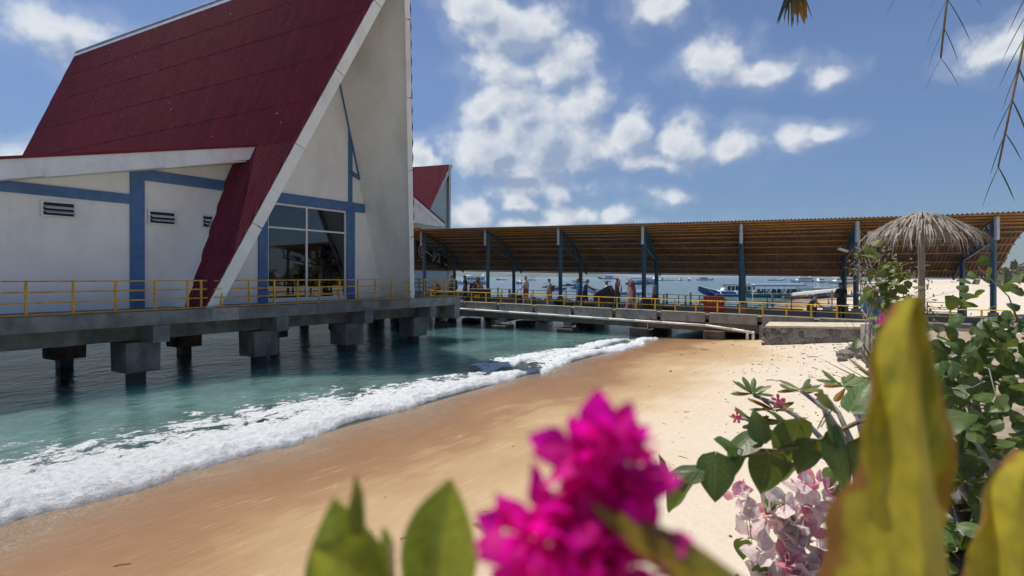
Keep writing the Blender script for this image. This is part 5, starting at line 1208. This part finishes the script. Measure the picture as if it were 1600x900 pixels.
LM = {'heart': leaf_mesh('leaf_heart', 1, .86, heart, LEAFD, .22, -.18, .02, notch=.10), 'heart_b': leaf_mesh('leaf_heart_b', 1, .80, heart, LEAFD, .42, -.30, .03, notch=.08),
      'heart_g': leaf_mesh('leaf_heart_g', 1, .8, heart, LEAFG, .25, -.2, .03), 'olive': leaf_mesh('leaf_olive', 1, .62, ovate, LEAFO, .30, .10, .02), 'olive_b': leaf_mesh('leaf_olive_b', 1, .5, ovate, LEAFO, .5, -.2, .03),
      'yellow': leaf_mesh('leaf_yellow', 1, .24, lance, LEAFY, .45, -.12, .035, 8, 22), 'aden': leaf_mesh('leaf_adenium', 1, .30, spat, LEAFA, .3, -.12, .01), 'brown': leaf_mesh('leaf_brown', 1, .28, spat, LEAFB, .7, -.3, .04),
      'bract': leaf_mesh('bract_magenta', 1, .80, ovate, BRACT, .25, .22, .05, 6, 7), 'bractp': leaf_mesh('bract_rose', 1, .78, ovate, leafmat('rose_bract', (0.72, 0.30, 0.40), (0.6, 0.12, 0.25), (0.8, 0.35, 0.45), .5, .6), .25, .20, .05, 6, 7), 'bractw': leaf_mesh('bract_pale', 1, .78, ovate, BRACTW, .25, .20, .05, 6, 7), 'petal': leaf_mesh('petal', 1, .5, spat, PINKF, .2, -.25, .02, 4, 6)}
def leaf(parent, kind, loc, direc, normal, size, name='leaf', roll=0.0, wid=1.0):
    y = Vector(direc).normalized(); n = Vector(normal); z = (n-y*n.dot(y))
    z = z.normalized() if z.length > 1e-4 else y.orthogonal().normalized()
    x = y.cross(z); m3 = Matrix((x*wid, y, z)).transposed()
    o = bpy.data.objects.new(name, LM[kind]); COL.objects.link(o)
    if parent is not None: o.parent = parent; o.matrix_parent_inverse = world_of(parent).inverted()
    M4 = m3.to_4x4() @ Matrix.Rotation(roll, 4, 'Y') @ Matrix.Scale(size, 4); M4.translation = Vector(loc); o.matrix_basis = M4
    return o
def rv(s=1.0): return Vector((random.gauss(0, s), random.gauss(0, s), random.gauss(0, s)))
def stem(parent, pts, r0, r1, m_=STEM, name='stem'):
    k = len(pts); mb = MB(); mb.tube(pts, [r0+(r1-r0)*i/(k-1) for i in range(k)], 7); return mb.build(name, m_, parent, smooth=True, inv=True)
def curve(a, b, sag, n=8): return [Vector(a).lerp(Vector(b), k/n)+Vector(sag)*math.sin(math.pi*k/n) for k in range(n+1)]
def flower(parent, c, out, size, kind='bract', name='bract'):
    out = Vector(out).normalized(); a = out.orthogonal().normalized(); b = out.cross(a); ph = random.uniform(0, 6.28)
    for k in range(3):
        an = ph+k*2.094+random.uniform(-.25, .25); rad = a*math.cos(an)+b*math.sin(an)
        d = (rad*random.uniform(.75, 1.0)+out*random.uniform(.35, .8)).normalized()
        leaf(parent, kind, Vector(c)+rad*size*.05, d, out-rad*.4, size*random.uniform(.85, 1.2), name, random.uniform(-.3, .3))
    if kind == 'bract' and random.random() < .8: return
    mb = MB(); mb.tube([Vector(c), Vector(c)+out*size*.35, Vector(c)+out*size*.55], [size*.03, size*.035, size*.06], 5); mb.build('floret', CREAM, parent, inv=True)
BED = 2.2
# ---- magenta spray right in front of the lens
random.seed(3); YM = .20
mg = thing('bougainvillea_spray', 'blurred bright magenta bougainvillea spray close in front', 'flower', px(905, 1500, YM))
lobes = [(930, 708, 86, 50, 0.0, 13), (965, 752, 84, 46, .008, 13), (862, 848, 105, 76, -.006, 17), (985, 862, 84, 60, -.008, 12), (915, 790, 60, 40, -.004, 5), (890, 940, 140, 60, 0.0, 12)]
for x, y, rx, ry, dY, n in lobes:
    for k in range(n):
        an = random.uniform(0, 6.28); q = math.sqrt(random.random())*.74; c = px(x+rx*q*math.cos(an), y+ry*q*math.sin(an), YM+dY+random.uniform(-.009, .009))
        o_ = Vector((math.cos(an)*q*1.5, -.55+random.uniform(-.3, .2), -math.sin(an)*q*1.5+.25))
        flower(mg, c, o_, random.uniform(.0122, .0158))
stem(mg, curve(px(900, 1500, YM), px(930, 700, YM+.01), (0.01, 0, 0)), .0022, .001)
for x, y in ((870, 838), (985, 860), (945, 765)): stem(mg, [px(905, 1000, YM), px((905+x)/2, (940+y)/2, YM+.005), px(x, y, YM)], .0014, .0007)
# ---- leaves at lower left of the spray
lv = thing('leafy_shoot', 'blurred olive green leafy shoot close in front, left of the magenta spray', 'plant', px(620, 1500, .23)); Y1 = .23
Xv, Yv, Zv = Vector((1, 0, 0)), Vector((0, 1, 0)), Vector((0, 0, 1))
def pl_leaf(parent, kind, a, b, nrm, Ya=Y1, Yb=None, wid=1.0, roll=0.0, name='leaf'):
    A = px(*a, Ya); B = px(*b, Yb or Ya); return leaf(parent, kind, A, B-A, nrm, (B-A).length, name, roll, wid)
pl_leaf(lv, 'olive', (655, 960), (712, 742), (-.25, -1, .25), 0.231, 0.231, .95)
pl_leaf(lv, 'olive_b', (560, 1010), (520, 790), (0.245, -1, .3), 0.231, 0.234, 1.25)
pl_leaf(lv, 'olive', (600, 930), (480, 850), (.1, -.8, .6), 0.231, 0.210, 1.0)
pl_leaf(lv, 'olive_b', (568, 850), (572, 742), (.9, -.5, .1), 0.234, 0.238, .75)
pl_leaf(lv, 'olive_b', (610, 880), (598, 822), (.2, -1, .2), 0.241, 0.245, .8)
pl_leaf(lv, 'olive_b', (640, 930), (560, 960), (.1, -.6, .9), 0.238, 0.210, 1.1)
pl_leaf(lv, 'olive_b', (620, 905), (690, 980), (.1, -.6, .9), 0.245, 0.217, 1.0)
stem(lv, curve(px(630, 1500, Y1), px(612, 850, Y1+.012), (0, .0, 0)), .0022, .0012)
yl = thing('curled_leaf', 'long yellow-green leaf with curled brown edge right of the magenta spray', 'leaf', px(1150, 1500, .36))
pl_leaf(yl, 'yellow', (1270, 1000), (950, 768), (-.35, -.8, .7), .172, .178, 1.05, .5)
pl_leaf(yl, 'yellow', (850, 850), (735, 806), (-.1, -.8, .7), .42, .45, 1.1, .3)
stem(yl, [px(1300, 1500, .17), px(1300, 1150, .17), px(1268, 998, .172)], .0015, .001)
# ---- the huge yellowing blade at the right edge
bl = thing('yellowing_blade', 'huge blurred yellowing leaf with brown wavy margin at the right', 'leaf', px(1400, 1600, .26))
LEAFZ = leafmat('mottled_yellow_blade', (0.42, 0.34, 0.03), (0.5, 0.42, 0.1), (0.7, 0.55, 0.03), .45, .4, blotch=(0.10, 0.15, 0.015), edge=(0.24, 0.085, 0.025), bs=3.4)
LM['blade'] = leaf_mesh('leaf_blade', 1, .42, lambda v: max(.02, (1+.07*math.sin(v*37))*math.sin(math.pi*min(.999, v**.8))**.75), LEAFZ, .55, -.03, .12, 14, 40)
A = px(1482, 1390, .22); B = px(1520, 470, .27); leaf(bl, 'blade', A, B-A, (-.25, -1, .1), (B-A).length, 'leaf', .2, .56)
A = px(1330, 1120, .27); B = px(1318, 835, .275); leaf(bl, 'yellow', A, B-A, (-.2, -1, .3), (B-A).length, 'leaf', .2, 1.5)
A = px(1570, 1400, .29); B = px(1590, 700, .33); leaf(bl, 'blade', A, B-A, (.2, -1, .1), (B-A).length, 'leaf', -.2, .7)
stem(bl, [px(1420, 1900, .26), px(1482, 1500, .22), px(1482, 1370, .22)], .004, .003)
# ---- leafy bougainvillea branch in the middle distance
random.seed(12); YB = 1.35
bb = thing('bougainvillea_branch', 'sharp dark green heart-leaved branch reaching in from the right', 'branch', px(1420, 1300, YB))
bp2 = [px(1430, 640, YB+.1), px(1340, 660, YB+.05), px(1265, 695, YB), px(1180, 708, YB), px(1110, 730, YB), px(1062, 744, YB), px(1028, 770, YB)]
stem(bb, bp2, .006, .0025); stem(bb, [px(1500, 1300, YB), px(1470, 900, YB+.1), px(1430, 640, YB+.1)], .009, .006)
LB = [((1205, 708), (1193, 778), 72, .9, (.0, -1, .35), 'heart'), ((1118, 712), (1110, 765), 64, 1, (-.3, -1, .4), 'heart'), ((1100, 735), (1078, 733), 50, 1, (-.2, -1, .5), 'heart_b'), ((1076, 752), (1060, 815), 66, .8, (.4, -1, .25), 'heart_b'),
      ((1150, 700), (1135, 690), 40, 1, (.2, -.9, .6), 'heart'), ((1178, 676), (1140, 695), 60, 1, (-.1, -.6, .9), 'heart'), ((1195, 690), (1192, 668), 46, 1, (0, -.9, .4), 'heart_b'), ((1248, 660), (1240, 730), 80, .95, (.1, -1, .5), 'heart'),
      ((1290, 645), (1322, 690), 72, 1, (-.2, -.8, .7), 'heart'), ((1275, 690), (1262, 735), 62, .9, (.2, -1, .1), 'heart_b'), ((1310, 668), (1330, 740), 92, .9, (.2, -1, .1), 'heart_b'), ((1330, 640), (1350, 610), 60, 1, (-.3, -.8, .7), 'heart'),
      ((1300, 640), (1290, 620), 44, 1, (-.2, -.6, .8), 'heart'), ((1225, 655), (1210, 640), 38, 1, (.1, -.7, .7), 'heart_b'), ((1345, 690), (1350, 760), 70, .9, (0, -1, .3), 'heart'), ((1046, 745), (1040, 722), 34, .9, (.5, -1, .2), 'heart'),
      ((1240, 725), (1225, 765), 44, .9, (.3, -1, .1), 'heart_b'), ((1165, 715), (1155, 760), 46, .8, (.5, -1, .1), 'heart_b'), ((1370, 660), (1395, 720), 80, 1, (-.2, -1, .4), 'heart'), ((1390, 630), (1420, 590), 70, 1, (-.2, -.8, .5), 'heart'), ((1400, 700), (1440, 760), 90, 1, (0, -1, .4), 'heart'), ((1430, 660), (1480, 640), 80, 1, (0, -.9, .6), 'heart')]
for a, b, s_, wd_, nn, kd in LB:
    A = px(a[0], a[1], YB+random.uniform(-.03, .02)); d = px(b[0], b[1], YB)-px(a[0], a[1], YB); d.normalize(); d += Vector((0, -.35, 0)) if random.random() < .5 else Vector((0, .15, 0))
    nn = (nn[0], nn[1]*.55, nn[2]+.5)
    leaf(bb, kd, A, d, nn, s_*1.05/900*YB, 'leaf', random.uniform(-.2, .2), wd_)
    mb = MB(); near = min(bp2, key=lambda q: (q-A).length); mb.tube([near.lerp(A, .0) if (near-A).length < .06 else A+(near-A)*.5, A], .0015, 5); mb.build('petiole', STEM, bb, inv=True)
# ---- pale pink bougainvillea below it
random.seed(31); YW = 2.1
pw = thing('pale_bougainvillea', 'pale pink and white bougainvillea cluster at lower right', 'flower', px(1260, 1500, YW))
spots = [(1250, 758, 20), (1225, 790, 30), (1275, 770, 26), (1200, 800, 22), (1165, 800, 14), (1300, 790, 22), (1240, 815, 34), (1285, 820, 26), (1215, 850, 30), (1255, 850, 26), (1305, 850, 22), (1230, 885, 30), (1265, 890, 28), (1205, 900, 24), (1300, 900, 24), (1178, 815, 10), (1320, 830, 20), (1340, 880, 26), (1250, 930, 34), (1200, 945, 30), (1165, 760, 12), (1150, 772, 10), (1370, 920, 30), (1320, 940, 34)]
for x, y, s_ in spots:
    for k in range(5 if s_ > 20 else 3):
        c = px(x+random.gauss(0, 11), y+random.gauss(0, 10), YW+random.uniform(-.06, .06)); flower(pw, c, (random.gauss(-.1, .5), -.45, random.gauss(.7, .4)), (s_+14)*.72/900*YW*random.uniform(.85, 1.15), 'bractp' if random.random() < .26 else 'bractw')
for x, y in ((1160, 840), (1225, 770), (1310, 755), (1245, 800), (1300, 730), (1330, 770), (1260, 870), (1185, 880), (1215, 895), (1340, 800)):
    A = px(x, y, YW); leaf(pw, 'heart_g', A, (random.gauss(0, .6), -.3, -1+random.gauss(0, .3)), (random.gauss(0, .3), -1, .3), random.uniform(30, 48)/900*YW)
for x, y, _s in spots[::2]: stem(pw, curve(px(1270+random.uniform(-40, 40), 1300, YW+.05), px(x, y, YW+.02), (random.uniform(-.03, .03), 0, 0), 5), .003, .0012)
# ---- adenium: grey branches with leaf rosettes and pink flowers
random.seed(44); YA = 2.6
ad = thing('desert_rose', 'grey-branched desert rose with leaf rosettes and small pink flowers', 'plant', px(1400, 1250, YA))
brs = [[(1330, 735), (1260, 660), (1215, 632), (1178, 618)], [(1340, 720), (1290, 640), (1258, 615), (1252, 612)], [(1335, 700), (1310, 645), (1295, 625)], [(1350, 690), (1338, 640), (1330, 612), (1322, 605)], [(1300, 720), (1240, 690), (1190, 668), (1170, 655)]]
for b in brs: stem(ad, [px(x, y, YA+.06*k) for k, (x, y) in enumerate(b)], .014, .008, STEMG, 'branch')
stem(ad, [px(1390, 1250, YA), px(1370, 900, YA), px(1335, 720, YA)], .05, .02, STEMG, 'trunk')
def rosette(x, y, n, s_, kinds, up=.7, Y=YA+.15):
    c = px(x, y, Y)
    for k in range(n):
        an = k*2.4; d = Vector((math.cos(an), .5*math.sin(an), up*random.uniform(.2, 1.2)+random.gauss(0, .2)))
        leaf(ad, random.choice(kinds), c+rv(.006), d, (0, -.4, 1), s_*random.uniform(.75, 1.2)/900*Y)
rosette(1176, 616, 13, 34, ['aden'], .7); rosette(1208, 640, 12, 38, ['aden', 'brown', 'brown'], .5); rosette(1250, 612, 10, 34, ['brown', 'aden', 'aden'], .6); rosette(1318, 604, 16, 38, ['aden', 'aden', 'aden', 'brown'], .45); rosette(1178, 660, 10, 32, ['aden'], .5); rosette(1232, 660, 5, 36, ['brown', 'aden'], .3)
pl_leaf(ad, 'aden', (1252, 612), (1264, 590), (-1, -.6, .2), YA+.15, None, 1.2); pl_leaf(ad, 'brown', (1258, 616), (1275, 606), (0, -.8, .6), YA+.15, None, 1.2); pl_leaf(ad, 'brown', (1198, 648), (1186, 672), (-.6, -1, .1), YA+.15, None, 1.4)
def trumpet(parent, c, d, s_):
    c = Vector(c); d = Vector(d).normalized(); mb = MB(); mb.tube([c-d*s_*.9, c-d*s_*.3, c], [s_*.10, s_*.16, s_*.26], 7); mb.build('flower_tube', PINKF, parent, inv=True)
    a = d.orthogonal().normalized(); b = d.cross(a)
    for k in range(5): an = k*1.257; r_ = a*math.cos(an)+b*math.sin(an); leaf(parent, 'petal', c, r_+d*.35, d, s_*.95, 'petal')
for x, y, d in ((1283, 620, (-.6, -.5, .6)), (1152, 652, (-.9, -.4, .2)), (1216, 626, (-.2, -.8, .5)), (1224, 708, (-.5, -.7, .3))): trumpet(ad, px(x, y, YA+.1), d, 12/900*YA)
stem(ad, [px(1302, 640, YA+.1), px(1292, 628, YA+.1), px(1283, 621, YA+.1)], .008, .005, STEMG, 'branch'); stem(ad, [px(1172, 658, YA+.1), px(1158, 653, YA+.1)], .007, .005, STEMG, 'branch')
# ---- clay pot with spiky yucca
YP = 5.2; pc_ = px(1392, 625, YP)
pt = thing('plant_pot', 'round weathered grey pot standing on the rubble wall', 'pot', (pc_.x, pc_.y, 2.12))
POTM = mat('grey_clay', (0.21, 0.19, 0.18), 0.85, 0.2, 9, bump=.3); zt0 = px(0, 598, YP).z-2.12
mb = MB(); r0 = 52/900*YP; mb.lathe([(r0*.62, 0), (r0*.72, .02), (r0*.92, zt0*.55), (r0*.95, zt0*.80), (r0*1.05, zt0*.84), (r0*1.06, zt0*.97), (r0*1.02, zt0), (r0*.9, zt0), (r0*.88, zt0*.9), (.01, zt0*.88)], 24); mb.build('pot_body', POTM, pt, smooth=False)
mb = MB(); mb.lathe([(.0, zt0*.895), (r0*.87, zt0*.90)], 16); mb.build('soil', SOIL, pt)
yc = thing('spiky_yucca', 'dry spiky yucca with long brown-green blades growing in the grey pot', 'plant', (pc_.x, pc_.y, 2.12+zt0*.9))
LM['spike'] = leaf_mesh('leaf_spike', 1, .055, lambda v: max(.06, 1-v**1.6), leafmat('dry_spike', (0.15, 0.12, 0.055), (0.2, 0.17, 0.08), (0.25, 0.2, 0.06), .2, .6), .5, .05, 0, 3, 6)
random.seed(8)
for k in range(60):
    an = random.uniform(0, 6.28); el = random.uniform(.15, 1.35); d = Vector((math.cos(an)*math.cos(el), math.sin(an)*math.cos(el), math.sin(el)))
    leaf(yc, 'spike', Vector((pc_.x, pc_.y, 2.12+zt0*.88)), d, (0, 0, 1), random.uniform(.45, .78), 'leaf')
# ---- bushy vine on the right with pale leaves, and dry scrub
random.seed(17)
LM['vine'] = leaf_mesh('leaf_vine', 1, .9, heart, leafmat('vine_leaf', (0.13, 0.165, 0.035), (0.2, 0.24, 0.07), (0.27, 0.29, 0.03), .4, .5), .3, -.15, .02, 4, 5)
LM['dry'] = leaf_mesh('leaf_dry', 1, .5, ovate, leafmat('dry_twig_leaf', (0.17, 0.13, 0.065), (0.2, 0.16, 0.08), None, .3, .7), .3, .2, .05, 3, 3)
def bush(label, base, clumps, Y, leafk, lsize, twigs, dry=0, mname='vine_bush', per=1.0):
    b = thing(mname, label, 'bush', base)
    for x, y, r, n in clumps:
        c = px(x, y, Y+random.uniform(-.3, .3)); R_ = r/900*Y
        stem(b, curve(Vector(base)+rv(.05), c, rv(.12), 6), .022, .006, STEMG, 'branch')
        for k in range(twigs):
            q = c+rv(R_*.6); stem(b, [c, c.lerp(q, .5)+rv(R_*.12), q], .006, .002, STEMG, 'twig')
        for k in range(int(n*per)):
            q = c+rv(R_*.52); kd = 'dry' if random.random() < dry else leafk
            leaf(b, kd, q, rv(1)+Vector((0, 0, -.5)), rv(.6)+Vector((-.4, -.5, .8)), lsize*random.uniform(.6, 1.2), 'leaf')
    return b
YV = 9.0; bz = px(1385, 520, YV)
bush('leafy green vine with sparse heart-shaped leaves in front of the thatch', (bz.x, bz.y, 1.9), [(1352, 393, 15, 16), (1382, 420, 16, 14), (1392, 448, 22, 16), (1375, 440, 10, 6), (1365, 455, 12, 7), (1390, 478, 16, 16), (1356, 462, 8, 5), (1398, 415, 12, 10), (1372, 492, 8, 5), (1410, 450, 30, 20), (1430, 500, 34, 20), (1385, 505, 12, 10)], YV, 'vine', .15, 5)
bush('dry brown scrubby bush behind the vine by the last column', (bz.x+1.5, 12, 1.8), [(1350, 425, 22, 46), (1375, 400, 24, 52), (1340, 420, 14, 24), (1365, 450, 26, 40), (1400, 440, 40, 80), (1440, 470, 46, 90)], 12.0, 'dry', .10, 8, dry=.85, mname='dry_bush')
# small pink flowers and leaves by the blue cover
fb = thing('flowering_shrub', 'small shrub with a pink flower beside the blue cover', 'shrub', px(1382, 540, 8))
for k in range(26):
    c = px(1384+random.gauss(0, 9), 512+random.gauss(0, 12), 8+random.uniform(-.2, .2)); leaf(fb, 'heart_g', c, rv(1), rv(.5)+Vector((0, -.5, .8)), random.uniform(.06, .11))
for k in range(5): flower(fb, px(1379+random.gauss(0, 3), 502+random.gauss(0, 2.5), 7.8), (-.3, -1, .4), .05, 'bract')
for k in range(4): stem(fb, [px(1384, 545, 8), px(1384+random.uniform(-8, 8), 508, 8)], .012, .004)
# ---- big hedge right of the photograph's edge, continuing the planting
random.seed(19)
bush('dense bougainvillea hedge rising at the far right of the terrace', (3.2, 3.6, 1.95), [(1500, 560, 90, 110), (1560, 640, 90, 110), (1480, 680, 80, 90), (1560, 780, 100, 120), (1500, 830, 90, 90), (1590, 500, 90, 90), (1460, 600, 50, 50)], 3.6, 'heart', .10, 4, mname='garden_hedge')
# ---- thatched parasol
YT = 15; tpx = px(1440, 345, YT)
th = thing('thatched_parasol', 'shaggy grey palm-thatch parasol behind the vine at right', 'parasol', (tpx.x, tpx.y, 1.9))
THM = mat('grey_thatch', (0.27, 0.24, 0.205), 0.95, 0.35, 6); random.seed(23)
mb = MB(); mb.tube([(0, 0, 0), (0, 0, tpx.z-1.9+.2)], .08, 8); mb.build('post', WOODG, th)
Rt = 82/900*YT
for ring in range(6):
    mb = MB(); r0 = Rt*(ring+.3)/6; n = int(50+60*ring/2)
    for k in range(n):
        an = random.uniform(0, 6.28); ca_, sa = math.cos(an), math.sin(an); rr_ = r0*random.uniform(.85, 1.1); L = random.uniform(.35, .6)
        zc = (tpx.z-1.9)+.25-.42*(rr_/Rt)**1.5*1.6; w = random.uniform(.008, .02)
        e_ = rr_+L*.55; drop = L*(.35+.75*rr_/Rt); tx, ty = -sa*w, ca_*w
        p0_ = Vector((ca_*rr_, sa*rr_, zc)); p1_ = Vector((ca_*(rr_+L*.35), sa*(rr_+L*.35), zc-drop*.35)); p2_ = Vector((ca_*e_+random.gauss(0, .05), sa*e_+random.gauss(0, .05), zc-drop))
        t_ = Vector((tx, ty, 0)); mb.add([p0_-t_, p0_+t_, p1_+t_*.8, p1_-t_*.8, p2_], [(0, 1, 2, 3), (3, 2, 4)])
    o = mb.build('thatch_layer', THM, th); o['kind'] = 'stuff'
# ---- folded blue market umbrella / cover
BLUEC = mat('blue_tarpaulin', (0.035, 0.11, 0.26), 0.6, 0.2, 6, bump=.3); Yc = 17
bcv = thing('blue_cover', 'blue tarpaulin cover over a stand at the jetty foot', 'cover', px(1368, 512, Yc))
pr_ = [(1347, 484), (1352, 470), (1357, 466), (1380, 466), (1386, 480), (1386, 506), (1362, 509)]
mb = MB(); fpts = [px(x, y, Yc) for x, y in pr_]; mb.prism(fpts, (.5, .9, 0)); mb.build('tarpaulin', BLUEC, bcv, inv=True, bevel=.03)
mb = MB(); mb.tube([px(1347, 484, Yc-.05), px(1363, 508, Yc-.05)], .02, 5); mb.build('edge_rope', PIPEW, bcv, inv=True)
mb = MB(); cpt = px(1372, 512, Yc); mb.box((cpt.x+.3, cpt.y+.4, (cpt.z+1.3)/2), (.8, .6, cpt.z-1.3+.1)); mb.build('base_block', CONC2, bcv, inv=True)
# ---- palm: trunk beyond the frame, fronds hanging into it
random.seed(29); YPm = 6.0
pm = thing('palm_tree', 'palm whose frond tips hang into the top right of the sky', 'tree', (6.4, 6.5, 1.9))
PALM = leafmat('palm_leaflet', (0.045, 0.065, 0.03), (0.1, 0.12, 0.05), None, .25, .5); PBR = mat('dry_palm_sheath', (0.26, 0.11, 0.05), 0.8, 0.3, 10)
LM['leaflet'] = leaf_mesh('leaf_palm', 1, .045, lambda v: max(.05, math.sin(math.pi*(.15+.85*v))**.6), PALM, .5, -.1, 0, 3, 6)
LM['sheath'] = leaf_mesh('leaf_sheath', 1, .16, lance, LEAFB, .6, -.1, .03, 4, 8)
mb = MB(); top_ = Vector((6.2, 6.8, 8.6)); mb.tube(curve((6.4, 6.5, 1.7), top_, (.25, .1, 0), 10), [.17-.007*k for k in range(11)], 10); mb.build('trunk', WOODG, pm, inv=True)
def frond(a, b, sag, L, n=26, droop=1.0, kind='leaflet'):
    c = curve(a, b, sag, 12); stem(pm, c, .03, .008, STEM, 'frond_rib')
    for k in range(2, 13):
        for q in range(2):
            p = c[k]; tdir = (c[k]-c[k-1]).normalized()
            for sd in (-1, 1):
                sv = tdir.cross(Vector((0, 0, 1))).normalized()*sd
                leaf(pm, kind, p.lerp(c[k-1], q*.5), tdir*.9+sv*.8+Vector((0, 0, -droop*random.uniform(.4, 1.0)))+rv(.08), (0, 0, 1), L*random.uniform(.75, 1.05)*(1-.4*(k/12)**3))
frond(top_, px(1420, -40, 5.6), (0, 0, .6), .75); frond(top_, px(1470, 90, 5.0), (-.3, -.2, 1.2), .7); frond(top_, px(1560, 260, 5.2), (0, -.4, 1.1), .7); frond(top_, px(1700, -100, 7.5), (0, 0, .8), .8); frond(top_, px(1350, -260, 8.0), (0, 0, .8), .8)
ct_ = px(1242, -26, 5.5); stem(pm, curve(top_, ct_, (0, 0, .9), 12), .03, .012, STEM, 'frond_rib')
for k in range(34):
    sx_ = random.uniform(-1, 1); leaf(pm, 'leaflet', ct_+Vector((random.gauss(0, .03), random.gauss(0, .03), 0)), (sx_*.55, random.gauss(0, .2), -1), (0, -1, .2), random.uniform(.28, .44)*(1-.2*abs(sx_)))
for k in range(5): leaf(pm, 'sheath', ct_+Vector((.02+random.gauss(0, .02), 0, 0)), (random.uniform(-.05, .22), 0, -1), (0, -1, 0), random.uniform(.3, .42))
# ---- trees along the far shore, too small to tell apart
FOL = mat('far_foliage', (0.075, 0.085, 0.035), 0.9, 0.45, .8); random.seed(37); mb = MB()
for k in range(900):
    u = random.random(); c = shore(60+u*230, 52+random.gauss(0, 9)+u*14, 0); r = random.uniform(1.2, 3.0); c.z = 1.6+abs(random.gauss(0, 2.4))
    for j in range(5):
        d = rv(1).normalized(); e = d.orthogonal().normalized(); p = c+d*r*.7; s_ = r*.5; mb.add([p+e*s_, p+d.cross(e)*s_, p-e*s_, p-d.cross(e)*s_*.7+Vector((0, 0, s_*.4))], [(0, 1, 2, 3)])
put(mb.build('shore_woodland', FOL), 'olive belt of trees and scrub behind the far beach', 'trees', None, 'stuff')

# ================================================================== sea air
hm = bpy.data.materials.new('sea_air'); hm.use_nodes = True; t = hm.node_tree; t.nodes.clear()
pv = nd(t, 'ShaderNodeVolumePrincipled', None, Color=(0.80, 0.88, 0.96, 1), Density=0.00010); pv.inputs['Anisotropy'].default_value = 0.2
nd(t, 'ShaderNodeOutputMaterial', None, Volume=pv.outputs[0])
mb = MB(); mb.box((0, 0, 28.0), (36000, 36000, 66.0)); put(mb.build('haze', hm), 'thin pale sea air over the whole bay', 'haze', None, 'stuff')
